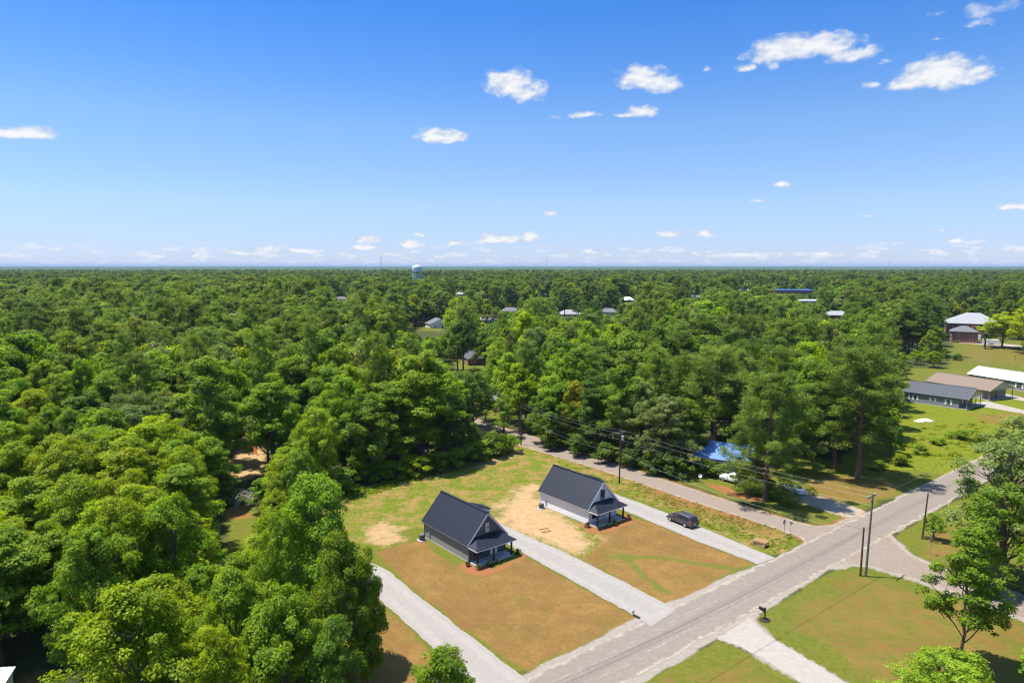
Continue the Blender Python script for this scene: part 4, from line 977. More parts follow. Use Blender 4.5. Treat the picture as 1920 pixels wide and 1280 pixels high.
def trailer(label, x, y, ang, L, W, H):
    p = G(x, y); t = thing('cargo_trailer', label, 'trailer', (p.x, p.y, 0), ang, 'trailers beside the brick hall')
    MB().box(-L / 2, L / 2, -W / 2, W / 2, 0.55, H).build('body', M['white'], t)
    MB().beam((L / 2, 0, 0.5), (L / 2 + 1.2, 0, 0.5), 0.12, 0.12).build('drawbar', M['galv'], t)
    for sx in (-0.45, 0.45):
        for sy in (-1, 1): MB().tube([(sx, sy * W / 2 - 0.1, 0.35), (sx, sy * W / 2 + 0.1, 0.35)], 0.35, 14).build('wheel', M['tyre'], t)
    MB().box(-L / 2 - 0.03, -L / 2 - 0.004, -W * 0.4, W * 0.4, 0.65, H - 0.15).build('door', M['galv'], t)
trailer('white box trailer standing against the red brick annex', 1828, 638, R(-20), 5, 2.2, 2.8)
trailer('long low white trailer right of the palm tree', 1858, 646, R(-15), 7, 2.2, 2.6)

# ------------------------------------------------------------------ poles, wires, signs, small things
def wire(label, pts, r, mat, sag, group, name='power_line'):
    b = MB()
    for a, c in zip(pts[:-1], pts[1:]):
        a, c = Vector(a), Vector(c); n = 14
        b.tube([a.lerp(c, i / n) - Vector((0, 0, 4 * sag * (i / n) * (1 - i / n))) for i in range(n + 1)], r * (0.5 if mat == 'cable' else 0.3), 4)
    return tag(b.build(name, M[mat]), label, 'power line', group)

def upole(label, base, top, mat, arm=None, transformer=False, r=0.15):
    b0 = G(*base); tp_ = AT(top[0], top[1], b0.y); h = tp_.z
    t = thing('utility_pole', label, 'utility pole', b0, 0, 'utility poles along the streets')
    lean = Vector((tp_.x - b0.x, 0, h))
    lean.x *= 0.6
    MB().tube([(0, 0, -0.3), lean * 0.5, lean], [r, r * 0.85, r * 0.68], 12).build('pole', M[mat], t)
    if arm:
        d = Vector((math.cos(arm), math.sin(arm), 0)); z = h - 0.35
        c = Vector((lean.x, lean.y, z)) + Vector((-d.y, d.x, 0)) * (r * 0.7 + 0.06)
        am = MB().beam(c - d * 1.25, c + d * 1.25, 0.11, 0.13).build('crossarm', M['pole'], t)
        for k in (-1.1, -0.5, 0.5, 1.1):
            q = c + d * k
            MB().lathe([(0.03, 0.06), (0.06, 0.1), (0.05, 0.2), (0.02, 0.26)], 10, q).build('insulator', M['ceramic'], am)
        br = MB()
        for s in (-1, 1): br.beam(c + d * s * 0.7 - Vector((0, 0, 0.05)), Vector((lean.x, lean.y, h - 1.1)) + Vector((-d.y, d.x, 0)) * r * 0.7, 0.03, 0.03)
        br.build('brace', M['galv'], t)
    if transformer:
        q = Vector((lean.x * 0.85 + 0.38, -0.12, h - 1.7))
        MB().lathe([(0.2, 0), (0.24, 0.05), (0.24, 0.75), (0.2, 0.82), (0.05, 0.9)], 14, q).build('transformer', M['galv'], t)
    return b0, b0 + lean

arm_dir = R(38.6)
pA, tA = upole('tall gray-green utility pole with a crossarm at the street crossing', (1623, 1080), (1640, 926), 'pole', arm=R(38.6))
pB, tB = upole('short reddish utility pole close beside the tall crossarm pole', (1613, 1079), (1621, 988), 'dark_pole', r=0.14)
pC, tC = upole('bare dark utility pole on the grassy corner across the road', (1729, 1010), (1744, 924), 'dark_pole', r=0.13)
pD, tD = upole('dark brown utility pole with a crossarm behind the white house', (1161, 906), (1165, 808), 'dark_pole', arm=arm_dir, transformer=True)
pE, tE = upole('thin utility pole at the bend of the side street', (977, 834), (976, 754), 'dark_pole')
WG = 'overhead lines along the side street'
dA = Vector((math.cos(R(38.6)), math.sin(R(38.6)), 0)); dD = Vector((math.cos(arm_dir), math.sin(arm_dir), 0))
for i, k in ((0, -1.1), (3, 1.1)):
    a = tA + dA * k * 0.95 - Vector((0, 0, 0.12)); d = tD + dD * k - Vector((0, 0, 0.12)); e = tE + dD * k * 0.35 - Vector((0, 0, 0.3))
    wire('overhead wire from the crossing pole, %s on the crossarms' % ('outermost toward the houses', 'inner one toward the houses', 'inner one toward the pines', 'outermost toward the pines')[i], [a, d, e], 0.018, 'wire', 0.55, WG)
wire('neutral overhead wire strung below the crossarms along the side street', [tA - Vector((0, 0, 1.5)), tD - Vector((0, 0, 1.6)), tE - Vector((0, 0, 1.0))], 0.018, 'wire', 0.6, WG)
wire('thick communication cable strung low from the short pole past the white house', [tB - Vector((0, 0, 0.3)), tD - Vector((0, 0, 3.4)), tE - Vector((0, 0, 2.2))], 0.03, 'cable', 1.0, WG)
wire('lower of the slack cables strung under the thick communication cable', [tB - Vector((0, 0, 0.8)), tD - Vector((0, 0, 4.0)), tE - Vector((0, 0, 2.8))], 0.02, 'wire', 1.3, WG)
s_end = tB - road_dir * 62 + Vector((0, 0, 0.6)) + road_nrm * 0.4
wire('upper of the two dark cables strung along the main road', [tB - Vector((0, 0, 0.25)), s_end], 0.028, 'cable', 1.0, 'cables along the main road')
wire('lower of the two dark cables strung along the main road', [tB - Vector((0, 0, 0.55)), s_end - Vector((0, 0, 0.4))], 0.024, 'cable', 1.1, 'cables along the main road')
up_end = tA + road_dir * 75 + Vector((0, 0, 0.3))
wire('cable from the tall crossing pole up the main road past the bare pole', [tA - Vector((0, 0, 0.3)), up_end], 0.018, 'wire', 0.9, 'cables along the main road')
wire('black cable from the short pole to the bare corner pole', [tB - Vector((0, 0, 0.4)), tC - Vector((0, 0, 0.9))], 0.018, 'cable', 0.5, 'cables along the main road')
e_end = tB + Vector((math.cos(R(-51)), math.sin(R(-51)), 0)) * 45
wire('black cable from the short pole across to the right branch of the street', [tB - Vector((0, 0, 0.5)), e_end], 0.018, 'cable', 0.7, WG)
for k, q in enumerate(((2.6, 1.4), (3.7, 0.8))):
    wire(('inner', 'outer')[k] + ' steel guy wire anchoring the pole behind the white house', [tD - Vector((0, 0, 1.2)), pD + Vector((q[0], -q[1], 0))], 0.014, 'wire', 0.0, 'guy wires of the pole', 'guy_wire')

def octagon(b, c, r, n, t_):
    n = Vector(n).normalized(); s = Vector((-n.y, n.x, 0)); u = Vector((0, 0, 1)); pts = []
    for k in range(8):
        a = math.pi / 8 + k * math.pi / 4; pts.append(Vector(c) + s * r * math.cos(a) + u * r * math.sin(a))
    return b.slab(pts, t_)

def text_mesh(txt, size, mat, parent, loc, n, name='lettering', depth=0.004):
    cu = bpy.data.curves.new(name, 'FONT'); cu.body = txt; cu.size = size; cu.align_x = 'CENTER'; cu.align_y = 'CENTER'; cu.extrude = depth
    tmp = bpy.data.objects.new('tmp', cu); COL.objects.link(tmp)
    dg = bpy.context.evaluated_depsgraph_get(); me = bpy.data.meshes.new_from_object(tmp.evaluated_get(dg))
    bpy.data.objects.remove(tmp)
    o = bpy.data.objects.new(name, me); COL.objects.link(o); me.materials.clear(); me.materials.append(mat); o.parent = parent
    n = Vector(n).normalized(); o.location = loc; o.rotation_euler = (math.pi / 2, 0, math.atan2(n.y, n.x) + math.pi / 2)
    return o

def stop_sign(label, base, topy, n):
    p = G(*base); h = AT(base[0], topy, p.y).z; t = thing('stop_sign', label, 'stop sign', p, 0, 'stop signs at the crossing')
    MB().beam((0, 0, -0.1), (0, 0, h), 0.06, 0.045).build('post', M['galv'], t)
    n = Vector(n).normalized(); c = Vector((0, 0, h - 0.42)) + n * 0.04
    o = octagon(MB(), c, 0.42, n, 0.012).build('sign_face', M['sign_red'], t)
    octagon(MB(), c - n * 0.006, 0.42, n, 0.004).build('sign_back', M['galv'], t)
    # white border ring and letters
    b = MB(); s = Vector((-n.y, n.x, 0)); u = Vector((0, 0, 1)); cc = c + n * 0.014
    vs = []; 
    for r in (0.405, 0.375):
        for k in range(8):
            a = math.pi / 8 + k * math.pi / 4; vs.append(cc + s * r * math.cos(a) + u * r * math.sin(a))
    b.add(vs, [(k, (k + 1) % 8, 8 + (k + 1) % 8, 8 + k) for k in range(8)]); b.build('border', M['white'], o)
    text_mesh('STOP', 0.34, M['white'], o, c + n * 0.018, n)
stop_sign('stop sign seen from behind, left of the street name sign', (1470, 1008), 973, (math.cos(R(-51.5)), math.sin(R(-51.5)), 0) if False else (math.cos(R(129)), math.sin(R(129)), 0))
stop_sign('red stop sign on the grassy corner near the bare pole', (1744, 1040), 1005, (math.cos(R(-58)), math.sin(R(-58)), 0))
p = G(1481, 1006); hS = AT(1481, 982, p.y).z
t = thing('street_name_sign', 'leaning post with green street name blades beside the stop sign', 'street sign', p)
MB().beam((0, 0, -0.1), (0.12, 0, hS), 0.06, 0.05).build('post', M['galv'], t)
MB().beam((0.12 - 0.3 * road_dir.x, -0.3 * road_dir.y, hS + 0.05), (0.12 + 0.3 * road_dir.x, 0.3 * road_dir.y, hS + 0.05), 0.02, 0.17).build('name_blade', M['sign_green'], t)
MB().beam((0.12 + 0.3 * road_dir.y, -0.3 * road_dir.x, hS + 0.24), (0.12 - 0.3 * road_dir.y, 0.3 * road_dir.x, hS + 0.24), 0.02, 0.17).build('name_blade', M['sign_green'], t)

# mailbox
p = G(1434, 1162)
t = thing('mailbox', 'black mailbox on a post in a mulch ring beside the main road', 'mailbox', p, R(128))
MB().box(-0.06, 0.06, -0.06, 0.06, -0.1, 1.5).build('post', M['black'], t)
MB().beam((0.0, 0, 0.75), (0.42, 0, 1.02), 0.07, 0.07).build('brace', M['black'], t)
MB().beam((-0.1, 0, 1.05), (0.62, 0, 1.05), 0.1, 0.08).build('arm', M['black'], t)
prof = [(-0.14, 0), (0.14, 0), (0.14, 0.18), (0.1, 0.28), (0, 0.33), (-0.1, 0.28), (-0.14, 0.18)]
bx = MB().loft([[Vector((x, y, 1.1 + z)) for y, z in prof] for x in (0.05, 0.72)]).build('box', M['black'], t)
MB().loft([[Vector((x, y * 0.92, 1.11 + z * 0.92)) for y, z in prof] for x in (0.722, 0.74)]).build('door', M['black'], bx)
MB().box(0.3, 0.5, 0.145, 0.16, 1.25, 1.3).build('flag', M['black'], bx)
MB().lathe([(0.62, -0.05), (0.6, 0.05), (0.4, 0.1), (0.05, 0.13)], 20).build('mulch_ring', M['mulch'], t)

# stacked pallets by the third drive
base_p = G(1426, 1022)
LBL = ('lowest wooden pallet of the stack by the third driveway', 'middle wooden pallet of the stack by the third driveway', 'topmost wooden pallet of the stack by the third driveway')
for k in range(3):
    t = thing('wooden_pallet', LBL[k], 'pallet', base_p + Vector((0.04 * (k % 2), 0.05 * (k % 2), 0.02 + 0.26 * k)), R(-50 + 4 * k), 'pallets stacked by the driveway')
    r_ = MB()
    for y in (-0.55, 0, 0.55): r_.box(-0.9, 0.9, y - 0.05, y + 0.05, 0.02, 0.2)
    r_.build('runner', M['wood'], t)
    d_ = MB()
    for j in range(8): d_.box(-0.9 + j * 0.243, -0.9 + j * 0.243 + 0.12, -0.62, 0.62, 0.203, 0.235)
    for j in range(3): d_.box(-0.9 + j * 0.85, -0.9 + j * 0.85 + 0.1, -0.6, 0.6, -0.005, 0.017)
    d_.build('deck', M['wood'], t)

# wooden form lying on the sand, small marker and rubbish
p = G(1022, 994)
b = MB()
for y in (-0.6, 0.6): b.beam((-0.75, y, 0.07), (0.75, y, 0.07), 0.05, 0.1)
for x in (-0.72, 0.72): b.beam((x, -0.57, 0.07), (x, 0.57, 0.07), 0.05, 0.1)
for i in range(4): b.beam((-0.5 + i * 0.33, -0.57, 0.06), (-0.5 + i * 0.33, 0.57, 0.06), 0.03, 0.03)
o = tag(b.build('wooden_form', M['wood']), 'square wooden frame lying on the bare sand between the houses', 'frame'); o.location = p; o.rotation_euler[2] = R(20)
p = G(1193, 1156)
t = thing('culvert_pipe', 'small dark culvert end with a marker at the driveway mouth', 'culvert', p, R(-50))
cp = MB(); n = 14
cp.loft([[Vector((x, r * math.cos(2 * math.pi * j / n), 0.08 + r * math.sin(2 * math.pi * j / n))) for j in range(n)] for x, r in ((-0.4, 0.13), (0.5, 0.13), (0.5, 0.10), (-0.35, 0.10))], cap=False)
cp.build('pipe', M['black'], t); MB().box(-0.46, -0.42, -0.2, 0.2, 0.25, 0.6).box(-0.45, -0.43, -0.02, 0.02, -0.05, 0.25).build('marker', M['galv'], t)

# satellite dish
p = G(1313, 905)
t = thing('satellite_dish', 'white satellite dish on a post by the side street', 'satellite dish', p, R(-120))
MB().tube([(0, 0, -0.1), (0, 0, 1.3)], 0.05, 10).build('post', M['galv'], t)
db = MB(); rings = []
for r, d in ((0.015, 0.1), (0.14, 0.075), (0.26, 0.03), (0.34, -0.01), (0.34, -0.03), (0.14, 0.06), (0.015, 0.085)):
    rings.append([Vector((0.12 - d * 1.2 + 0.3 * r * math.sin(2 * math.pi * j / 20) * -0.6, r * math.cos(2 * math.pi * j / 20), 1.4 + r * math.sin(2 * math.pi * j / 20))) for j in range(20)])
db.loft(rings).build('dish', M['white'], t); MB().beam((0.1, 0, 1.0), (0.6, 0, 1.35), 0.03, 0.03).build('feed_arm', M['galv'], t)

# sand pile in the field
rs = np.random.RandomState(4); prof = []
p = G(1733, 790); n = 26; vs = []; fs = []
for i, (r, z) in enumerate(((2.9, -0.05), (2.5, 0.25), (1.7, 0.65), (0.9, 0.9), (0.3, 1.0))):
    for j in range(n):
        a = 2 * math.pi * j / n; k = 1 + 0.22 * math.sin(2 * a + 1) + 0.12 * math.sin(5 * a) + rs.uniform(-0.05, 0.05)
        vs.append((r * k * math.cos(a) * 1.25, r * k * math.sin(a) * 0.8, z * (1 + rs.uniform(-0.12, 0.12)) if i else z))
b = MB().loft([[Vector(v) for v in vs[i * n:(i + 1) * n]] for i in range(5)])
b.v = [(x * 0.62, y * 0.62, z * 0.8) for x, y, z in b.v]
o = tag(b.build('sand_pile', M['sandpile'], smooth=True), 'pale sand pile in the yellow-green field before the slate gray house', 'sand pile'); o.location = p

# orange netting fences in the left clearing
def net_fence(label, a, b_, h):
    A, B = G(*a), G(*b_); t = thing('netting_fence', label, 'fence', A, 0, 'orange netting by the clearing')
    d = B - A; n = 10; q = MB(); sd = Vector((-d.y, d.x, 0)).normalized()
    for i in range(n):
        p0, p1 = d * (i / n) + sd * 0.1 * math.sin(i * 1.9), d * ((i + 1) / n) + sd * 0.1 * math.sin((i + 1) * 1.9)
        q.slab([p0, p1, p1 + Vector((0, 0, h)), p0 + Vector((0, 0, h))], 0.02)
    q.build('netting', M['orange'], t)
    for i in (0, 5, 10): MB().beam(d * (i / n) - Vector((0, 0, 0.1)), d * (i / n) + Vector((0, 0, h + 0.15)), 0.05, 0.05).build('post', M['wood'], t)
net_fence('orange netting fence running along the sandy clearing', (482, 853), (455, 826), 1.3)
net_fence('short piece of orange netting right of the sandy clearing', (533, 888), (546, 892), 1.2)

# field fence and little poles by the park
def rail_fence(label, a, b_, h, group=None):
    A, B = G(*a), G(*b_); t = thing('wire_fence', label, 'fence', A, 0, group); d = B - A; n = 6
    for i in range(n + 1): MB().tube([d * (i / n) - Vector((0, 0, 0.1)), d * (i / n) + Vector((0, 0, h))], 0.05, 6).build('post', M['galv'], t)
    q = MB()
    for z in (0.3, 0.75, 1.2): q.tube([Vector((0, 0, z)), d + Vector((0, 0, z))], 0.02, 5)
    q.build('rail', M['galv'], t)
rail_fence('low wire fence across the park lawn behind the white metal roof', (1822, 678), (1848, 680), 1.4)
for (x, y, yt, l) in ((1903, 676, 665, 'short post on the park lawn near the right edge'), (1917, 659, 628, 'tall thin pole beside the park path at the right edge'), (1804, 642, 625, 'gray pole in front of the red brick annex')):
    b0 = G(x, y); h = AT(x, yt, b0.y).z
    t = thing('lamp_pole', l, 'pole', b0, 0, 'poles around the park lawn'); MB().tube([(0, 0, -0.1), (0, 0, h)], [0.12, 0.08], 8).build('pole', M['pole'], t); MB().box(-0.25, 0.25, -0.1, 0.1, h - 0.05, h + 0.1).build('lamp_head', M['galv'], t)

# water tower
Yt = 1050.0; c = AT(782, 498, Yt); D = Yt
top = AT(782, 496.5, Yt).z; rt = 7.6
t = thing('water_tower', 'pale blue-white water tower rising above the far woods', 'water tower', (c.x, Yt, 0))
tk = MB().lathe([(0.6, top - 12.5), (3.5, top - 12.2), (6.2, top - 11.2), (rt, top - 9.2), (rt, top - 3.6), (6.6, top - 1.6), (4.0, top - 0.4), (0.5, top)], 28).build('tank', M['tower_paint'], t, smooth=True)
MB().lathe([(rt + 0.7, top - 9.3), (rt + 0.7, top - 9.0), (rt - 0.1, top - 8.99)], 28).build('balcony', M['tower_paint'], tk)
for k in range(6):
    a = 2 * math.pi * k / 6 + 0.3
    MB().tube([(rt * 1.08 * math.cos(a), rt * 1.08 * math.sin(a), -0.5), (rt * 0.96 * math.cos(a), rt * 0.96 * math.sin(a), top - 9)], 0.5, 8).build('leg', M['tower_paint'], t)
MB().tube([(0, 0, -0.5), (0, 0, top - 12)], 0.9, 10).build('riser', M['tower_paint'], t)
br = MB()
for z in (10, 20):
    for k in range(6):
        a = 2 * math.pi * k / 6 + 0.3; a2 = a + math.pi / 3; r = rt * 1.03
        br.tube([(r * math.cos(a), r * math.sin(a), z), (r * math.cos(a2), r * math.sin(a2), z)], 0.15, 5)
br.build('brace', M['tower_paint'], t)
for (x, yt, Yd, lab, r) in ((714, 478, 1400, 'radio mast standing above the horizon left of the water tower', 0.8), (1025, 484, 2600, 'thin far mast on the horizon right of the water tower', 0.9), (1668, 487, 2600, 'thin far mast on the horizon above the brick hall', 0.9)):
    q = AT(x, yt, Yd)
    t = thing('radio_mast', lab, 'mast', (q.x, Yd, 0), 0, 'far radio masts')
    b = MB().tube([(0, 0, -1), (0, 0, q.z)], [r, r * 0.5], 6)
    b.build('mast', M['galv'], t)
    MB().lathe([(r * 1.6, q.z - 5), (r * 2.2, q.z - 4.4), (r * 1.6, q.z - 3.8)], 8).build('antenna', M['galv'], t)

# ------------------------------------------------------------------ foliage
def cards(P, N, s, asp, var, r, up=None):
    """quads centred at P with normals N, half size s (array), aspect asp; returns verts, quads, leafvar"""
    n = len(P)
    N = N / (np.linalg.norm(N, axis=1, keepdims=True) + 1e-9)
    T = r.randn(n, 3) if up is None else up + r.randn(n, 3) * 0.35
    T -= N * (T * N).sum(1, keepdims=True); T /= (np.linalg.norm(T, axis=1, keepdims=True) + 1e-9)
    B = np.cross(N, T)
    s = s[:, None]; w = s * asp
    V = np.empty((n, 4, 3))
    fold = N * s * 0.25
    V[:, 0] = P - T * s; V[:, 1] = P + B * w + fold; V[:, 2] = P + T * s * 1.05; V[:, 3] = P - B * w + fold
    Q = np.arange(n * 4).reshape(n, 4)
    return V.reshape(-1, 3), Q, np.repeat(var, 4)

def unit(r, n):
    d = r.randn(n, 3); return d / np.linalg.norm(d, axis=1, keepdims=True)

def leaf_mesh(name, V, Q, var, mat):
    me = mesh_np(name, V, Q, mat, link=False)
    a = me.attributes.new('leafvar', 'FLOAT', 'POINT'); a.data.foreach_set('value', np.clip(var, 0, 1).astype(np.float32))
    return me

def bend_tube(mb, a, b, r0, r1, r, n=6, k=4, wob=0.06):
    a, b = Vector(a), Vector(b); L = (b - a).length; pts = []
    for i in range(k + 1):
        f = i / k; p = a.lerp(b, f)
        if 0 < i < k: p += Vector((r.uniform(-1, 1), r.uniform(-1, 1), r.uniform(-0.4, 0.6))) * wob * L
        pts.append(p)
    mb.tube(pts, [r0 + (r1 - r0) * i / k for i in range(k + 1)], n); return pts

def broadleaf(seed, H=16.0, Rr=4.6, nlobe=9, nclump=110, per=230, leaf=0.15, rc=1.15, base=0.22, airy=0.0, column=0.0, trunk_n=8, tk=1.0):
    r = np.random.RandomState(seed)
    z0, z1 = H * base, H
    # lobes: big boughs arranged up the stem
    lobes = []
    for i in range(nlobe):
        f = (i + 0.5) / nlobe
        prof = math.sin(math.pi * min(1, (0.12 + 0.88 * f) ** (0.75 + column))) ** 0.65
        a = i * 2.39996 + r.uniform(-0.5, 0.5)
        rad = Rr * prof * r.uniform(0.4, 0.85)
        if i == nlobe - 1: rad *= 0.25
        z = z0 + (z1 - z0) * (0.12 + 0.76 * f)
        lr = Rr * r.uniform(0.30, 0.52) * (0.75 + 0.35 * prof)
        lobes.append((np.array([math.cos(a) * rad, math.sin(a) * rad, z]), lr))
    LC = np.array([l[0] for l in lobes]); LR = np.array([l[1] for l in lobes])
    cs = []
    tries = 0
    while len(cs) < nclump and tries < nclump * 30:
        tries += 1
        k = r.randint(nlobe); d = unit(r, 1)[0]
        if d[2] < -0.55: continue
        c = LC[k] + d * LR[k] * np.array([1, 1, 0.85]) * r.uniform(0.6, 1.15)
        dd = np.linalg.norm((c - LC) / np.array([1, 1, 0.85]), axis=1) / LR
        dd[k] = 9
        if dd.min() < 0.62: continue
        if c[2] < z0 * 0.75: continue
        c[2] = min(c[2], z1 - rc * 0.5)
        cs.append(np.append(c, k))
    cs = np.array(cs)
    Ps, Ns, var, sz = [], [], [], []
    for c in cs:
        k = int(c[3]); c3 = c[:3]
        q = rc * r.uniform(0.5, 1.35); n = int(per * r.uniform(0.55, 1.25) * (q / rc) ** 2)
        d = unit(r, n); d[:, 2] = np.abs(d[:, 2]) * np.where(r.rand(n) < 0.8, 1, -1)
        outw = (c3 - LC[k]) / (np.linalg.norm(c3 - LC[k]) + 1e-6)
        rad = q * (r.uniform(0.35, 1.0, n) ** 0.6)
        lump = 1 + 0.25 * np.sin(d[:, 0] * 5 + seed) * np.sin(d[:, 1] * 5 + c3[0])
        p = c3 + d * (rad * lump)[:, None] * np.array([1.05, 1.05, 0.8])
        nn = d * 0.55 + outw * 0.35 + np.array([0, 0, 0.55]) + r.randn(n, 3) * 0.42
        Ps.append(p); Ns.append(nn)
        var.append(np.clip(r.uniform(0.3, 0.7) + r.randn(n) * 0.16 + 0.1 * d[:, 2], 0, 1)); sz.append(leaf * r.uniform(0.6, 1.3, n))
    V, Q, vv = cards(np.concatenate(Ps), np.concatenate(Ns), np.concatenate(sz), 0.72, np.concatenate(var), r)
    mb = MB(); tr = (H * 0.0125 + 0.05) * tk
    stem = bend_tube(mb, (0, 0, -0.4), (LC[-1][0] * 0.7, LC[-1][1] * 0.7, H * 0.86), tr * 1.25, 0.05, r, trunk_n, 7, 0.012)
    for (c, lr) in lobes:
        hz = max(H * base * 0.8, c[2] - lr * 1.1 - np.hypot(c[0], c[1]) * 0.5)
        f = min(0.95, hz / (H * 0.86)); i = min(len(stem) - 2, int(f * 7)); st = stem[i].lerp(stem[i + 1], f * 7 - i)
        e = Vector(c); bend_tube(mb, st, e, tr * (0.55 - 0.3 * f), 0.045, r, 5, 4, 0.05)
        if trunk_n >= 7:
            for _ in range(4):
                d = Vector(unit(r, 1)[0]); d.z = abs(d.z) * 0.7; bend_tube(mb, Vector(st).lerp(e, r.uniform(0.5, 0.95)), e + d * lr * 0.85, 0.045, 0.015, r, 4, 3, 0.07)
    return V, Q, vv, mb

def pine(seed, H=24.0, Rr=4.6, nb=46, tuft=4, per=60, leaf=0.34, asp=0.16, base=0.42, rc=0.95, trunk_n=9, dense=1.0):
    r = np.random.RandomState(seed)
    mb = MB(); tr = H * 0.0115 + 0.04
    stem = bend_tube(mb, (0, 0, -0.4), (r.uniform(-.4, .4), r.uniform(-.4, .4), H * 0.97), tr * 1.2, 0.06, r, trunk_n, 8, 0.006)
    Ps, Ns, var, sz, ups = [], [], [], [], []
    az = r.uniform(0, 6)
    for i in range(nb):
        f = i / (nb - 1.0); z = H * (base + (0.985 - base) * f)
        az += 2.39996 + r.uniform(-0.5, 0.5)
        prof = (math.sin(math.pi * (0.26 + 0.58 * f)) ** 0.8) * r.uniform(0.5, 1.12)
        if f > 0.94: prof *= 0.7
        L = Rr * prof
        k = min(7, int(z / (H * 0.97) * 8)); st = stem[k].lerp(stem[k + 1], min(1, z / (H * 0.97) * 8 - k))
        rise = L * (0.12 + 0.35 * f) - L * 0.1 * (1 - f)
        e = Vector((math.cos(az) * L, math.sin(az) * L, z + rise)) + Vector((stem[k].x, stem[k].y, 0))
        if trunk_n >= 6: bend_tube(mb, st, e, max(0.03, tr * 0.28 * (1.1 - f)), 0.02, r, 5, 3, 0.06)
        for t_ in range(tuft):
            g = 1.0 - 0.5 * (t_ / max(1, tuft - 1)) * r.uniform(0.7, 1.1)
            c = np.array(st.lerp(e, g)) + r.randn(3) * np.array([0.6, 0.6, 0.75]) * (0.4 + 0.6 * L / Rr)
            q = rc * r.uniform(0.65, 1.2); n = int(per * dense * r.uniform(0.7, 1.2))
            d = unit(r, n); d[:, 2] = d[:, 2] * 0.8 + 0.2
            p = c + d * (q * r.uniform(0.2, 1.0, n) ** 0.5)[:, None] * np.array([1, 1, 0.85])
            Ps.append(p); ups.append(d + np.array([0, 0, 0.35])); Ns.append(r.randn(n, 3) * 0.7 + np.array([0, 0, 0.9]) + d * 0.3)
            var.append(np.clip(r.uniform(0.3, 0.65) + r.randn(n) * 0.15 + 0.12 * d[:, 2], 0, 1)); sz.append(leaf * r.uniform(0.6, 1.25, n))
    V, Q, vv = cards(np.concatenate(Ps), np.concatenate(Ns), np.concatenate(sz), asp, np.concatenate(var), r, np.concatenate(ups))
    return V, Q, vv, mb

def proto(name, tup, leafm, barkm):
    V, Q, vv, mb = tup
    crown = leaf_mesh(name + '_crown', V, Q, vv, leafm)
    tm = bpy.data.meshes.new(name + '_trunk'); tm.from_pydata(mb.v, [], mb.f); tm.update(); tm.materials.append(barkm)
    top = V[:, 2].max(); rad = np.percentile(np.hypot(V[:, 0], V[:, 1]), 97)
    return dict(crown=crown, trunk=tm, H=float(top), R=float(rad))

PR = {'broad0': [], 'broad1': [], 'pine0': [], 'pine1': [], 'airy': [], 'shrub': [], 'tall': []}
for s in range(5): PR['broad0'].append(proto('broadleaf', broadleaf(100 + s, 16, 4.8, 15 + s % 3, 260, 190, 0.118, 0.8, 0.12), M['leaf'], M['bark']))
for s in range(3): PR['tall'].append(proto('tall_broadleaf', broadleaf(150 + s, 18, 3.7, 15, 230, 180, 0.118, 0.75, 0.12, column=0.1), M['leaf'], M['bark']))
for s in range(5): PR['broad1'].append(proto('broadleaf_mid', broadleaf(200 + s, 16, 4.9, 13, 150, 58, 0.235, 0.95, trunk_n=6), M['leaf'], M['bark']))
for s in range(3): PR['pine0'].append(proto('pine', pine(300 + s, 24, 5.0, 46, 3, 150, 0.34, 0.12, 0.40, 1.05), M['needle'], M['pine_bark']))
for s in range(4): PR['pine1'].append(proto('pine_mid', pine(350 + s, 24, 4.6, 40, 3, 62, 0.46, 0.16, 0.42, 1.1, 6), M['needle'], M['pine_bark']))
PR['lawn'] = [proto('lawn_tree', broadleaf(453, 17, 3.6, 16, 210, 120, 0.125, 0.62, 0.22, column=-0.35, tk=0.55), M['leaf'], M['bark'])]
PR['pineb'] = []; PR['pinet'] = []
for s in range(2): PR['pineb'].append(proto('bushy_pine', pine(380 + s, 20, 6.0, 52, 4, 120, 0.36, 0.12, 0.1, 1.0), M['needle'], M['pine_bark']))
for s in range(1): PR['pinet'].append(proto('trunk_pine', pine(390 + s, 24, 5.4, 46, 4, 130, 0.36, 0.12, 0.30, 1.0), M['needle'], M['pine_bark']))
for s in range(2): PR['airy'].append(proto('airy_tree', broadleaf(400 + s, 13, 3.6, 13, 125, 110, 0.12, 0.66, 0.16), M['leaf'], M['bark']))
for s in range(3): PR['shrub'].append(proto('shrub', broadleaf(500 + s, 4, 2.2, 7, 46, 120, 0.13, 0.62, 0.05, trunk_n=5), M['leaf'], M['bark']))

# ---- colours (base colours of the leaves)
TONES = {
    'bright yellow-green': (0.245, 0.321, 0.010), 'fresh green': (0.197, 0.305, 0.018), 'mid green': (0.154, 0.249, 0.020), 'dark green': (0.101, 0.174, 0.020),
    'gray-green': (0.197, 0.255, 0.061), 'yellow-tinged': (0.367, 0.355, 0.023), 'olive green': (0.175, 0.243, 0.031), 'deep olive': (0.124, 0.181, 0.025)}

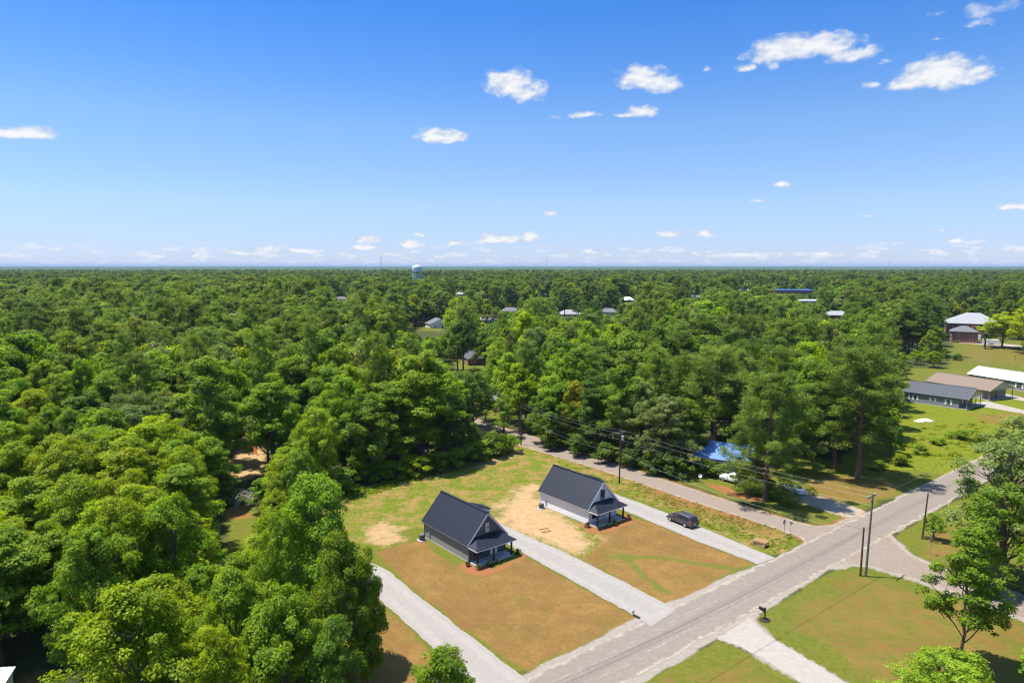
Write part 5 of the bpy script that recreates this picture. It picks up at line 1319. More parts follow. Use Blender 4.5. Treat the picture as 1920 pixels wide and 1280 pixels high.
# ---- protected parts of the view: (polygon px, only trees nearer than this depth are kept off it)
PROTECT = [
    ([(700, 1058), (640, 1005), (632, 945), (720, 915), (800, 893), (880, 866), (985, 842), (968, 815), (990, 806), (1100, 843), (1200, 877), (1290, 905), (1330, 885), (1480, 890), (1600, 905), (1690, 860), (1700, 775), (1690, 745), (1690, 712), (1800, 690), (1925, 690), (1925, 1290), (745, 1290), (700, 1200)], 400),
    ([(1780, 625), (1800, 640), (1925, 652), (1925, 700), (1815, 700), (1800, 670)], 290),
    ([(1775, 590), (1845, 590), (1845, 650), (1770, 645)], 345),
    ([(772, 590), (828, 588), (830, 625), (775, 622)], 435),
    ([(828, 640), (862, 640), (868, 690), (850, 690), (836, 670)], 250),
    ([(868, 655), (902, 655), (902, 690), (870, 690)], 250),
    ([(925, 738), (985, 745), (985, 775), (905, 775)], 160),
    ([(845, 762), (905, 775), (960, 800), (950, 818), (870, 795)], 150),
    ([(1448, 536), (1520, 536), (1522, 550), (1455, 549)], 900), ([(1497, 558), (1528, 558), (1528, 567), (1500, 566)], 700),
    ([(1052, 574), (1085, 574), (1085, 590), (1052, 590)], 500),
    ([(1168, 552), (1186, 552), (1186, 566), (1168, 566)], 715),
    ([(856, 545), (872, 545), (872, 553), (856, 553)], 870),
    ([(1131, 579), (1151, 579), (1151, 588), (1131, 588)], 535),
    ([(1014, 549), (1030, 549), (1030, 556), (1014, 556)], 815),
    ([(1294, 549), (1312, 549), (1312, 556), (1294, 556)], 800),
    ([(1556, 584), (1580, 584), (1580, 594), (1556, 594)], 500),
    ([(632, 555), (648, 555), (648, 562), (632, 562)], 740),
    ([(1386, 538), (1404, 538), (1404, 544), (1386, 544)], 1010),
    ([(904, 592), (924, 592), (924, 603), (904, 603)], 455),

    ([(945, 570), (968, 570), (968, 582), (945, 582)], 545),
    ([(764, 490), (800, 490), (800, 521), (764, 521)], 1040),
    ([(436, 838), (478, 812), (494, 830), (488, 888), (446, 888)], 120),
    ([(424, 958), (472, 954), (472, 1005), (430, 1020)], 105),
    ([(1300, 838), (1345, 830), (1372, 840), (1372, 880), (1300, 885)], 125),
    ([(1352, 884), (1400, 884), (1400, 915), (1352, 912)], 120),
    ([(0, 1246), (82, 1246), (82, 1290), (0, 1290)], 70),
    ([(1688, 630), (1725, 630), (1725, 655), (1688, 655)], 300),
]
PROTECT = [(np.array(a, float), d) for a, d in PROTECT]
# ground where no tree stands (world polygons)
KEEP = [MAIN, SIDE_L, SIDE_R, GRAVEL_E, P_D, DRIVE_A] + [gp(a) for a in (
    [(600, 950), (640, 925), (720, 905), (880, 862), (985, 836), (968, 812), (1000, 806), (1300, 910), (1480, 965), (1640, 960), (1790, 890), (1925, 800), (1925, 1400), (700, 1400), (560, 1330), (560, 1080), (600, 1010)],
    [(1690, 690), (1925, 690), (1925, 800), (1790, 890), (1690, 860)], [(1780, 640), (1925, 640), (1925, 700), (1780, 700)],
    [(1770, 640), (1860, 640), (1890, 600), (1760, 600)], [(430, 850), (478, 812), (497, 830), (492, 890), (440, 905)])]
BLD = []
for o in bpy.data.objects:
    if o.type == 'EMPTY' and o.get('category') in ('house', 'building', 'shed', 'water tower'):
        cs = [o.matrix_local @ c.matrix_local @ Vector(q) for c in o.children for q in c.bound_box]
        xsb = [v.x for v in cs]; ysb = [v.y for v in cs]
        BLD.append((sum(xsb) / len(xsb), sum(ysb) / len(ysb), max(max(xsb) - min(xsb), max(ysb) - min(ysb)) / 2 + 2))

def in_poly(poly, pts):
    x, y = pts[:, 0], pts[:, 1]; ins = np.zeros(len(pts), bool); n = len(poly)
    for i in range(n):
        ax, ay = poly[i]; bx, by = poly[(i + 1) % n]
        c = ((ay > y) != (by > y)) & (x < (bx - ax) * (y - ay) / (by - ay + 1e-12) + ax); ins ^= c
    return ins
TH = np.linspace(0, 2 * np.pi, 12, endpoint=False)

def blocked(X_, Y_, r_, h_, low=0.25):
    """would a crown at this place hide something the photograph shows?"""
    z0 = float(elev(X_, Y_)); zc = z0 + h_ * (1 + low) / 2; hz = h_ * (1 - low) / 2
    pts = np.array([proj(X_ + r_ * math.cos(t), Y_, zc + hz * math.sin(t)) for t in TH] + [proj(X_, Y_, zc), proj(X_, Y_, z0)])
    for poly, dmax in PROTECT:
        if Y_ >= dmax: continue
        if pts[:, 0].max() < poly[:, 0].min() or pts[:, 0].min() > poly[:, 0].max() or pts[:, 1].max() < poly[:, 1].min() or pts[:, 1].min() > poly[:, 1].max(): continue
        if in_poly(poly, pts).any(): return True
        c = pts[12]; rx = np.ptp(pts[:12, 0]) / 2; ry = np.ptp(pts[:12, 1]) / 2
        if ((((poly - c) / (rx, ry)) ** 2).sum(1) < 1).any(): return True
    return False

def off_ground(X_, Y_):
    p_ = np.array([[X_, Y_]])
    for poly in KEEP:
        if poly[:, 0].min() <= X_ <= poly[:, 0].max() and poly[:, 1].min() <= Y_ <= poly[:, 1].max() and in_poly(poly, p_)[0]: return True
    return any(abs(X_ - a) < w and abs(Y_ - b) < w for a, b, w in BLD)

TREES = []   # dict(x,y,h,r,kind,tone,hand,label)
def hand(x, ytop, ybase, wpx, kind, tone, label=None, low=None):
    b0 = G(960, ybase); Yd = b0.y; t_ = AT(x, ytop, Yd)
    TREES.append(dict(x=t_.x, y=Yd, h=t_.z, r=wpx / 2 * math.hypot(Yd, HC - t_.z * 0.6) / F, kind=kind, tone=tone, hand=True, label=label))

# right foreground
hand(1822, 985, 1248, 138, 'lawn', 'mid green', 'thin young broadleaf tree alone on the right front lawn')
hand(1900, 805, 1085, 185, 'airy1', 'gray-green', 'wide gray-green tree at the right edge behind the thin one')
hand(1885, 905, 1110, 140, 'airy0', 'mid green', 'mid green tree with airy crown right of the bare corner pole')
hand(1790, 1218, 1420, 190, 'broad0', 'fresh green', 'tree crown rising from the bottom edge under the thin young tree')
hand(1753, 958, 1012, 40, 'airy1', 'fresh green', 'small sapling beside the bare dark pole on the corner')
hand(1905, 775, 930, 120, 'airy0', 'gray-green', 'airy tree hanging over the far end of the main road')
hand(835, 1212, 1470, 150, 'broad0', 'fresh green', 'lone tree top at the bottom edge before the first driveway')
# pines and trees round the blue roofed house
hand(1622, 648, 898, 150, 'pinet', 'deep olive', 'big dark pine with a bare trunk on the corner lawn')
hand(1445, 688, 938, 180, 'pineb', 'olive green', 'bushy pine shading the white car and the side street')
hand(1408, 795, 922, 80, 'pineb', 'olive green', 'low pine bough hanging in front of the blue roof and the pickup')
hand(1885, 584, 652, 78, 'broad1', 'bright yellow-green', 'bright tree right of the palm beside the brick hall')
hand(1742, 548, 668, 80, 'pine0', 'deep olive', 'tall dark pine standing left of the brick hall')
hand(1700, 560, 664, 60, 'pine0', 'olive green', 'pine half hiding the brick building left of the hall')
hand(1535, 665, 868, 120, 'broad0', 'mid green', 'green broadleaf tree between the two big pines')
hand(1575, 700, 880, 90, 'pine0', 'deep olive', 'narrow dark pine close behind the corner pine')
hand(1490, 720, 888, 90, 'broad0', 'dark green', 'dark round tree behind the bushy roadside pine')
hand(1345, 640, 860, 130, 'pine0', 'olive green', 'tall pine rising behind the blue roofed house')
# far bank of the side street
hand(1018, 735, 832, 62, 'broad0', 'mid green', 'first tree of the roadside row right of the bend pole')
hand(1052, 716, 836, 76, 'tall', 'mid green', 'slender tree second in the roadside row past the bend pole')
hand(1078, 712, 840, 70, 'broad0', 'yellow-tinged', 'yellow-tinged tree in the row along the side street')
hand(1118, 690, 850, 84, 'tall', 'dark green', 'dark upright tree right of the yellow-tinged one')
hand(1168, 682, 862, 92, 'tall', 'mid green', 'tall leafy tree behind the crossarm pole of the white house')
hand(1205, 705, 868, 84, 'broad0', 'gray-green', 'gray-green tree right of the crossarm pole')
hand(1253, 738, 880, 120, 'broad0', 'gray-green', 'rounded gray-green tree overhanging the side street')
hand(1290, 745, 874, 76, 'broad0', 'mid green', 'bushy tree left of the blue roofed house')
hand(1238, 640, 835, 90, 'pine0', 'olive green', 'pine towering behind the rounded gray-green tree')
hand(1290, 655, 845, 95, 'pine0', 'deep olive', 'dark pine between the rounded tree and the blue roof')
hand(1105, 640, 800, 90, 'pine0', 'olive green', 'pine towering behind the yellow-tinged roadside tree')
# left of the side street
hand(885, 688, 815, 118, 'airy0', 'dark green', 'open tree with a forked trunk at the bend of the street')
hand(945, 735, 822, 50, 'airy1', 'mid green', 'thin tree beside the bend pole on its left')
hand(790, 652, 868, 150, 'tall', 'fresh green', 'tallest leafy tree at the back of the gray house yard')
hand(742, 720, 880, 120, 'tall', 'fresh green', 'leafy tree left of the tallest one behind the yard')
hand(850, 740, 862, 95, 'broad0', 'dark green', 'dark tree right of the tallest one behind the yard')
hand(690, 735, 895, 120, 'broad0', 'mid green', 'mid green tree at the left back corner of the yard')
hand(640, 700, 890, 110, 'broad0', 'fresh green', 'tree behind the pale dead trunk by the yard')
hand(505, 700, 900, 110, 'tall', 'fresh green', 'tall tree right of the sandy clearing')
hand(387, 665, 905, 125, 'tall', 'mid green', 'tall tree with pale stem left of the sandy clearing')
hand(590, 760, 925, 90, 'broad0', 'fresh green', 'bushy tree between the clearing and the yard')
# near wood beside the lots
hand(582, 880, 1245, 185, 'broad0', 'fresh green', 'near bright tree left of the gray house lawn')
hand(512, 945, 1300, 110, 'broad0', 'fresh green', 'near tree standing left of the bright one by the gray house lawn')
hand(632, 990, 1340, 135, 'broad0', 'mid green', 'near tree whose branch reaches over the first driveway')
hand(530, 1090, 1420, 190, 'broad0', 'fresh green', 'large tree in front of the hidden farmhouse')
hand(622, 1150, 1440, 100, 'tall', 'mid green', 'dark leafy tree at the lower left of the first driveway')
hand(682, 1022, 1330, 66, 'tall', 'fresh green', 'narrow leafy tree leaning over the first driveway head')
for (x, yt, yb, w, tone) in ((665, 868, 905, 60, 'fresh green'), (705, 858, 900, 58, 'mid green'), (740, 862, 897, 54, 'fresh green'), (775, 852, 892, 60, 'bright yellow-green'), (812, 846, 886, 56, 'mid green'), (850, 838, 876, 60, 'mid green'), (890, 824, 866, 62, 'mid green'), (925, 808, 856, 58, 'mid green'), (955, 812, 848, 46, 'fresh green'), (640, 888, 922, 56, 'mid green'),
                             (610, 900, 945, 56, 'fresh green'), (1035, 800, 842, 50, 'dark green'), (1085, 812, 855, 52, 'dark green'), (1135, 826, 868, 54, 'dark green'), (1180, 838, 876, 50, 'dark green'), (1222, 845, 888, 52, 'dark green'), (1270, 850, 896, 56, 'dark green'), (1395, 880, 905, 30, 'mid green'), (1440, 895, 930, 48, 'mid green'), (1328, 862, 893, 40, 'mid green'), (1352, 868, 894, 34, 'olive green'),
                             (1690, 850, 872, 40, 'bright yellow-green'), (1650, 862, 880, 34, 'fresh green'), (1760, 820, 832, 34, 'fresh green'), (1800, 806, 822, 38, 'fresh green'), (1840, 806, 830, 46, 'fresh green'), (1728, 832, 850, 34, 'fresh green'), (1880, 815, 850, 60, 'gray-green'),
                             (1850, 690, 714, 46, 'gray-green'), (1785, 728, 742, 30, 'mid green'), (1838, 708, 738, 28, 'fresh green'), (1795, 662, 675, 22, 'dark green')):
    hand(x, yt, yb, w, 'shrub', tone)
    TREES[-1]['low'] = 0.0

NH = len(TREES)
# ---- the rest of the wood: jittered cells, kept off what the photograph shows
r2 = np.random.RandomState(5)
FAR = []
px_h = np.array([[t['x'], t['y'], t['r']] for t in TREES])
def kind_at(x, y, q):
    u = r2.rand()
    if y < 110 and x < 0: return 'b'
    pp = 0.12 if (x < -15 and y < 170) else 0.45 if q > 0.5 else 0.2
    if x < -60 and y > 190: pp = max(pp, 0.5)
    if y > 700: pp = 0.42
    return 'p' if u < pp else 'b'
def tone_for(k, x, y, q):
    u = r2.rand()
    if k == 'p': return 'olive green' if u < 0.55 else 'deep olive'
    if y < 105 and x < -22 and q > 0.36: return 'bright yellow-green' if u < 0.75 else 'fresh green'
    if y < 160: return ('fresh green' if u < 0.55 else 'mid green' if u < 0.8 else 'bright yellow-green' if u < 0.88 else 'gray-green')
    u = 0.55 * u + 0.9 * (q - 0.22)
    return 'dark green' if u < 0.30 else 'mid green' if u < 0.5 else 'gray-green' if u < 0.56 else 'fresh green' if u < 0.74 else 'bright yellow-green'
Yc = 47.0
while Yc < 2300:
    cell = 5.2 if Yc < 110 else 6.4 if Yc < 200 else 7.6 if Yc < 420 else 9.5 if Yc < 800 else 13.0
    half = (Yc * 0.80 + 14)
    n = int(2 * half / cell)
    rx_ = -half + (np.arange(n) + r2.uniform(0.1, 0.9, n)) * cell; ry_ = Yc + r2.uniform(0.05, 0.95, n) * cell
    q1 = pnoise(rx_, ry_, 45.0, 9); q2 = pnoise(rx_, ry_, 30.0, 19); q3 = np.clip((pnoise(rx_, ry_, 38.0, 29, 2) - 0.3) * 2.5, 0, 1)
    for i in range(n):
        x_, y_ = float(rx_[i]), float(ry_[i])
        k = kind_at(x_, y_, q1[i]); rr = r2.rand(); tone = tone_for(k, x_, y_, q2[i])
        vq = float(q3[i])
        if k == 'p': h_ = r2.uniform(17, 26) + 5 * vq; w_ = r2.uniform(3.2, 5.6)
        else: h_ = (r2.uniform(9, 17) + 9 * vq) if Yc > 110 else r2.uniform(11, 18); w_ = h_ * r2.uniform(0.21, 0.36)
        if Yc > 200 and r2.rand() < 0.10: w_ *= 1.45
        if x_ < -60 and 190 < y_ < 520: h_ *= 1.04; w_ *= 1.1
        if y_ > 420: w_ *= 1.3
        if y_ < 800 and off_ground(x_, y_): continue
        ok = False
        for shr in (1.0, 0.75, 0.5, 0.3):
            if not blocked(x_, y_, w_ * shr ** 0.6, h_ * shr): ok = True; break
        if not ok or h_ * shr < 3.5: continue
        h_ *= shr; w_ *= shr ** 0.6
        if shr < 0.6 and k == 'p': k = 'b'; tone = 'mid green'
        if y_ < 200 and (np.hypot(px_h[:, 0] - x_, px_h[:, 1] - y_) < px_h[:, 2] * 0.62 + w_ * 0.45).any(): continue
        (TREES if y_ < 330 else FAR).append(dict(x=x_, y=y_, h=h_, r=w_, kind=k, tone=tone, hand=False, label=None))
    Yc += cell

# ---- which trees show largest: paint crown ellipses front to back on a coarse raster
RW, RH = 480, 320
occ = np.zeros((RH, RW), bool); yy, xx = np.mgrid[0:RH, 0:RW]
for t in sorted(TREES, key=lambda t: t['y']):
    z0 = float(elev(t['x'], t['y'])); lo = 0.05 if t['kind'] == 'shrub' else 0.3
    cx, cy = proj(t['x'], t['y'], z0 + t['h'] * (1 + lo) / 2); _, ct = proj(t['x'], t['y'], z0 + t['h']); ex, _ = proj(t['x'] + t['r'], t['y'], z0 + t['h'] / 2)
    cx, cy, rx, ry = cx / 4, cy / 4, max(0.6, (ex - cx) / 4), max(0.6, (cy - ct) / 4)
    t['px'] = cx * 4; t['py'] = ct
    x0, x1, y0, y1 = int(max(0, cx - rx - 1)), int(min(RW, cx + rx + 2)), int(max(0, cy - ry - 1)), int(min(RH, cy + ry + 2))
    if x1 <= x0 or y1 <= y0: t['vis'] = 0; continue
    e = (((xx[y0:y1, x0:x1] - cx) / rx) ** 2 + ((yy[y0:y1, x0:x1] - cy) / ry) ** 2) < 1
    t['vis'] = int((e & ~occ[y0:y1, x0:x1]).sum()); occ[y0:y1, x0:x1] |= e
rest = sorted([t for t in TREES[NH:]], key=lambda t: -t['vis'])
NTREE = 292
hands = TREES[:NH]
n_treeish = sum(1 for t in hands if t['kind'] != 'shrub')
chosen = hands + [t for t in rest[:NTREE - n_treeish] if t['vis'] > 6]
others = [t for t in rest if t not in chosen] if False else rest[NTREE - n_treeish:]
others = [t for t in others if t['y'] < 330]
ids = set(id(t) for t in chosen)
others = [t for t in TREES if id(t) not in ids]
ORD = 'first second third fourth fifth sixth seventh eighth ninth tenth eleventh twelfth thirteenth fourteenth fifteenth sixteenth seventeenth eighteenth nineteenth twentieth'.split()
def region(t):
    x, y = t['px'], t['y']
    if y < 62: return 'in the front row of the near wood'
    if y < 78: return 'in the second row of the near wood' if x < 700 else 'near the right front lawn'
    if y < 98: return 'deeper in the near wood' if x < 700 else 'near the right front lawn'
    if y < 125: return 'left of the sandy clearing' if x < 440 else 'around the sandy clearing' if x < 640 else 'behind the new houses' if x < 1280 else 'around the blue roofed house'
    if y < 165: return 'in the wood past the clearing' if x < 560 else 'behind the gray house yard' if x < 960 else 'above the side street' if x < 1330 else 'behind the blue roofed house'
    if y < 220: return 'in the middle of the left wood' if x < 480 else 'before the red brick house' if x < 900 else 'right of the red brick house' if x < 1250 else 'between the blue roof and the town' if x < 1620 else 'left of the ranch houses'
    if y < 280: return 'toward the back of the left wood' if x < 480 else 'around the red brick house' if x < 980 else 'above the middle pines' if x < 1400 else 'before the brick hall'
    return 'high at the back of the left wood' if x < 480 else 'around the white cottage' if x < 980 else 'below the far white roof' if x < 1400 else 'beside the brick hall'
KW = {'p': 'pine', 'b': 'broadleaf tree'}
groups = {}
for t in chosen:
    if t['label'] is None:
        reg = region(t)
        if t['kind'] == 'shrub':
            reg = 'along the back edge of the yard' if t['px'] < 980 else 'under the roadside row of trees' if t['px'] < 1300 else 'around the blue roofed house' if t['px'] < 1500 else 'in the field and lawns at right'
            kw = 'shrub'
        else: kw = KW.get(t['kind'][0] if t['kind'] in 'pb' else 'b')
        groups.setdefault((t['tone'], kw, reg), []).append(t)
for (tone, kw, reg), l in groups.items():
    l.sort(key=lambda t: t['px'])
    for i, t in enumerate(l):
        t['label'] = '%s %s %s%s' % (tone, kw, reg, '' if len(l) == 1 else ', %s from left' % (ORD[i] if i < 20 else 'last'))
NAMES = {'p': 'pine_tree', 'b': 'broadleaf_tree'}
def jitter(c, r, a=0.13):
    k = 1 + r.uniform(-a, a); return (c[0] * k * (1 + r.uniform(-0.1, 0.1)), c[1] * k, c[2] * k * (1 + r.uniform(-0.2, 0.2)), 1.0)
r3 = np.random.RandomState(77)
def place_tree(t):
    k = t['kind']; near = t['y'] < 150
    if k == 'p': lst = PR['pine0'] if near else PR['pine1']
    elif k == 'b': lst = (PR['broad0'] + PR['tall'] if near else PR['broad1'])
    elif k in ('airy0', 'airy1'): lst = [PR['airy'][int(k[-1])]]
    else: lst = PR[k]
    pr = lst[r3.randint(len(lst))]
    nm = 'shrub' if k == 'shrub' else 'pine_tree' if k.startswith('p') else 'broadleaf_tree'
    e = thing(nm, t['label'], 'shrub' if nm == 'shrub' else 'tree', (t['x'], t['y'], float(elev(t['x'], t['y'])) - 0.02), r3.uniform(0, 6.28), {'shrub': 'shrubs', 'pine_tree': 'pines', 'broadleaf_tree': 'broadleaf trees'}[nm] + ' of the woods and lawns')
    sx = t['r'] / pr['R']; sz = t['h'] / pr['H']
    e.scale = (sx, sx, sz)
    tr = bpy.data.objects.new('trunk', pr['trunk']); cr = bpy.data.objects.new('crown', pr['crown'])
    for o in (tr, cr): COL.objects.link(o); o.parent = e
    cr.color = jitter(TONES[t['tone']], r3, 0.17)
    return e
for t in chosen: place_tree(t)

# planted shrubs in the straw beds
for k, (p, w) in enumerate(BED):
    nm = ('at the left end of the porch', 'by the left front porch post', 'before the middle of the porch', 'right of the middle porch post', 'beyond the right end of the porch')[k % 5]
    e = thing('planted_shrub', 'tiny planted shrub %s of the %s house' % (nm, w), 'shrub', p, 0.7 * k, 'small shrubs in the straw beds')
    o = bpy.data.objects.new('foliage', PR['shrub'][k % 3]['crown']); COL.objects.link(o); o.parent = e
    s = 0.16 + 0.03 * (k % 3); e.scale = (s, s, s); o.color = (0.16, 0.19, 0.07, 1) if k % 2 else (0.05, 0.09, 0.02, 1)

# dead trunk, dead limbs, palm
def snag(label, x, yt, yb, r_, name='dead_tree'):
    b0 = G(x, yb); h = AT(x, yt, b0.y).z; t = thing(name, label, 'dead tree', b0); rr = np.random.RandomState(int(x)); mb = MB()
    bend_tube(mb, (0, 0, -0.3), (0.5, 0, h), r_, r_ * 0.45, rr, 8, 6, 0.015); mb.build('trunk', M['dead_wood'], t)
    for i in range(5):
        a = rr.uniform(0, 6.28); z = h * rr.uniform(0.55, 0.98); l = rr.uniform(1.0, 2.6)
        lb = MB(); bend_tube(lb, (0.5 * z / h, 0, z), (0.5 * z / h + math.cos(a) * l, math.sin(a) * l, z + l * 0.7), r_ * 0.35, 0.02, rr, 5, 4, 0.08); lb.build('branch', M['dead_wood'], t)
snag('pale dead trunk standing at the edge of the back yard', 563, 806, 882, 0.3)
snag('thin dead stem rising above the trees left of the clearing', 383, 718, 905, 0.2)
p = G(462, 940); mb = MB(); rr = np.random.RandomState(8)
for i in range(26):
    a = rr.uniform(0, 6.28); c = Vector((rr.uniform(-2.2, 2.2), rr.uniform(-2, 2), rr.uniform(0.1, 1.2))); d = Vector((math.cos(a), math.sin(a), rr.uniform(-0.1, 0.7))) * rr.uniform(1.2, 2.6)
    bend_tube(mb, c - d * 0.5, c + d, 0.07, 0.015, rr, 5, 4, 0.08)
o = tag(mb.build('brush_pile', M['dead_wood']), 'pile of bare gray branches at the gap in the near wood', 'brush pile'); o.location = p
p = G(1846, 654); hP = AT(1846, 622, p.y).z
t = thing('palm_tree', 'palm tree on the park lawn before the brick hall', 'palm tree', p)
mb = MB(); mb.tube([(0, 0, -0.2), (0.1, 0, hP * 0.4), (0.05, 0.1, hP * 0.78)], [0.42, 0.34, 0.36], 10); mb.build('trunk', M['bark'], t)
mb = MB(); rr = np.random.RandomState(2)
for i in range(44):
    a = rr.uniform(0, 6.28); el = rr.uniform(-0.7, 1.3); L = rr.uniform(2.0, 3.0) * hP / 9.0; c = Vector((0.05, 0.1, hP * 0.78)); sd = Vector((-math.sin(a), math.cos(a), 0)); prev = None
    for j in range(6):
        f = j / 5; q = c + Vector((math.cos(a) * math.cos(el) * L * f, math.sin(a) * math.cos(el) * L * f, math.sin(el) * L * f - 1.3 * f * f)); w = 0.06 + 0.4 * math.sin(math.pi * min(1, f * 0.9 + 0.1)); cur = (q - sd * w, q + sd * w)
        if prev: mb.add([prev[0], prev[1], cur[1], cur[0]], [(0, 1, 2, 3)])
        prev = cur
o = mb.build('crown', M['leaf'], t); o.color = (0.08, 0.11, 0.03, 1)

# ---- the far wood: one mass, scattered with geometry nodes
def joined(tup, bark, leafm):
    V, Q, vv, mb = tup
    nv = len(V); vs = np.concatenate([V, np.array([list(v) for v in mb.v])]) if mb.v else V
    me = bpy.data.meshes.new('far_tree')
    me.from_pydata(vs.tolist(), [], Q.tolist() + [tuple(i + nv for i in f) for f in mb.f]); me.update()
    me.materials.append(leafm); me.materials.append(bark)
    mi = np.zeros(len(me.polygons), np.int32); mi[len(Q):] = 1; me.polygons.foreach_set('material_index', mi)
    a = me.attributes.new('leafvar', 'FLOAT', 'POINT'); a.data.foreach_set('value', np.concatenate([np.clip(vv, 0, 1), np.zeros(len(vs) - nv)]).astype(np.float32))
    return me
lib = bpy.data.collections.new('far_tree_kinds')
specs = [('a_b', broadleaf(600 + s, 16, 5.0, 9, 70, 44, 0.36, 1.25, trunk_n=5)) for s in range(4)] + [('b_p', pine(620 + s, 24, 4.8, 34, 3, 26, 0.75, 0.22, 0.42, 1.2, 5)) for s in range(3)] + \
        [('c_b', broadleaf(640 + s, 16, 5.0, 8, 34, 20, 0.75, 1.5, trunk_n=4)) for s in range(3)] + [('d_p', pine(660 + s, 24, 4.8, 20, 3, 12, 1.15, 0.35, 0.42, 1.3, 4)) for s in range(3)]
dims = []
for i, (nm, tup) in enumerate(specs):
    o = bpy.data.objects.new('%02d_far_tree' % i, joined(tup, M['bark'], M['leaf_far'])); lib.objects.link(o)
    dims.append((tup[0][:, 2].max(), np.percentile(np.hypot(tup[0][:, 0], tup[0][:, 1]), 97)))
allf = others + FAR
pos, rot, scl, idxs, tint = [], [], [], [], []
r4 = np.random.RandomState(31)
for t in allf:
    isp = t['kind'] == 'p'
    if t['y'] < 600: i = 4 + r4.randint(3) if isp else r4.randint(4)
    else: i = 10 + r4.randint(3) if isp else 7 + r4.randint(3)
    H_, R_ = dims[i]
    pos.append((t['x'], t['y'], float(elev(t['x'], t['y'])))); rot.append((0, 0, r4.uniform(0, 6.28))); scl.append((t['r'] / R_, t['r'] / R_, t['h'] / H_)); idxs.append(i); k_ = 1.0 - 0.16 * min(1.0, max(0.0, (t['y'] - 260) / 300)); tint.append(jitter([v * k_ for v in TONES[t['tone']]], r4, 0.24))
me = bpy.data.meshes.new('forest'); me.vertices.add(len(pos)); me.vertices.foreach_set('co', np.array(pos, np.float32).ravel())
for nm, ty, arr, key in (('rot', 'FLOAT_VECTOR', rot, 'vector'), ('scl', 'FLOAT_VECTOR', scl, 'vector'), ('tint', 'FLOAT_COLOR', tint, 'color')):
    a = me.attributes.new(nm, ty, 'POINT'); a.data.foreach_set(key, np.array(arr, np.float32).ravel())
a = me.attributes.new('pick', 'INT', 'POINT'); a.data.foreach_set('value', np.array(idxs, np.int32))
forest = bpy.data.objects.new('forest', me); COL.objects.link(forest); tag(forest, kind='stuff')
ng = bpy.data.node_groups.new('scatter_trees', 'GeometryNodeTree')
ng.interface.new_socket('Geometry', in_out='INPUT', socket_type='NodeSocketGeometry'); ng.interface.new_socket('Geometry', in_out='OUTPUT', socket_type='NodeSocketGeometry')
gi = ng.nodes.new('NodeGroupInput'); go = ng.nodes.new('NodeGroupOutput')
m2p = ng.nodes.new('GeometryNodeMeshToPoints'); iop = ng.nodes.new('GeometryNodeInstanceOnPoints'); ci = ng.nodes.new('GeometryNodeCollectionInfo')
ci.inputs['Collection'].default_value = lib; ci.inputs['Separate Children'].default_value = True; ci.inputs['Reset Children'].default_value = True
def na(nm, ty):
    n = ng.nodes.new('GeometryNodeInputNamedAttribute'); n.data_type = ty; n.inputs['Name'].default_value = nm; return n.outputs[0]
e2r = ng.nodes.new('FunctionNodeEulerToRotation')
ng.links.new(gi.outputs[0], m2p.inputs['Mesh']); ng.links.new(m2p.outputs[0], iop.inputs['Points']); ng.links.new(ci.outputs[0], iop.inputs['Instance'])
iop.inputs['Pick Instance'].default_value = True
ng.links.new(na('pick', 'INT'), iop.inputs['Instance Index']); ng.links.new(na('rot', 'FLOAT_VECTOR'), e2r.inputs[0]); ng.links.new(e2r.outputs[0], iop.inputs['Rotation']); ng.links.new(na('scl', 'FLOAT_VECTOR'), iop.inputs['Scale'])
ng.links.new(iop.outputs[0], go.inputs[0])
md = forest.modifiers.new('scatter', 'NODES'); md.node_group = ng

# canopy beyond the scattered trees, to the horizon
az_ = np.linspace(R(-42), R(42), 900); rd = np.concatenate([np.linspace(2150, 4000, 60), np.geomspace(4040, 24000, 60)])
A, D_ = np.meshgrid(az_, rd)
cx_, cy_ = D_ * np.sin(A), D_ * np.cos(A)
cz = 13 + 9 * (pnoise(cx_, cy_, 38.0, 41, 3) - 0.3) + r4.uniform(-2.5, 2.5, cx_.shape) + 9 * (pnoise(cx_, cy_, 1800.0, 42, 2) - 0.5) + np.clip((D_ - 6000) / 18000, 0, 1) * 10
cz[0] = 0
id_ = np.arange(A.size).reshape(A.shape); q_ = np.stack([id_[:-1, :-1], id_[:-1, 1:], id_[1:, 1:], id_[1:, :-1]], -1).reshape(-1, 4)
far = mesh_np('far_forest', np.stack([cx_.ravel(), cy_.ravel(), cz.ravel()], -1), q_, simple('far_canopy', (0.045, 0.075, 0.016), 0.9, spec=0.1, var=0.45, scale=0.03))
tag(far, kind='stuff')

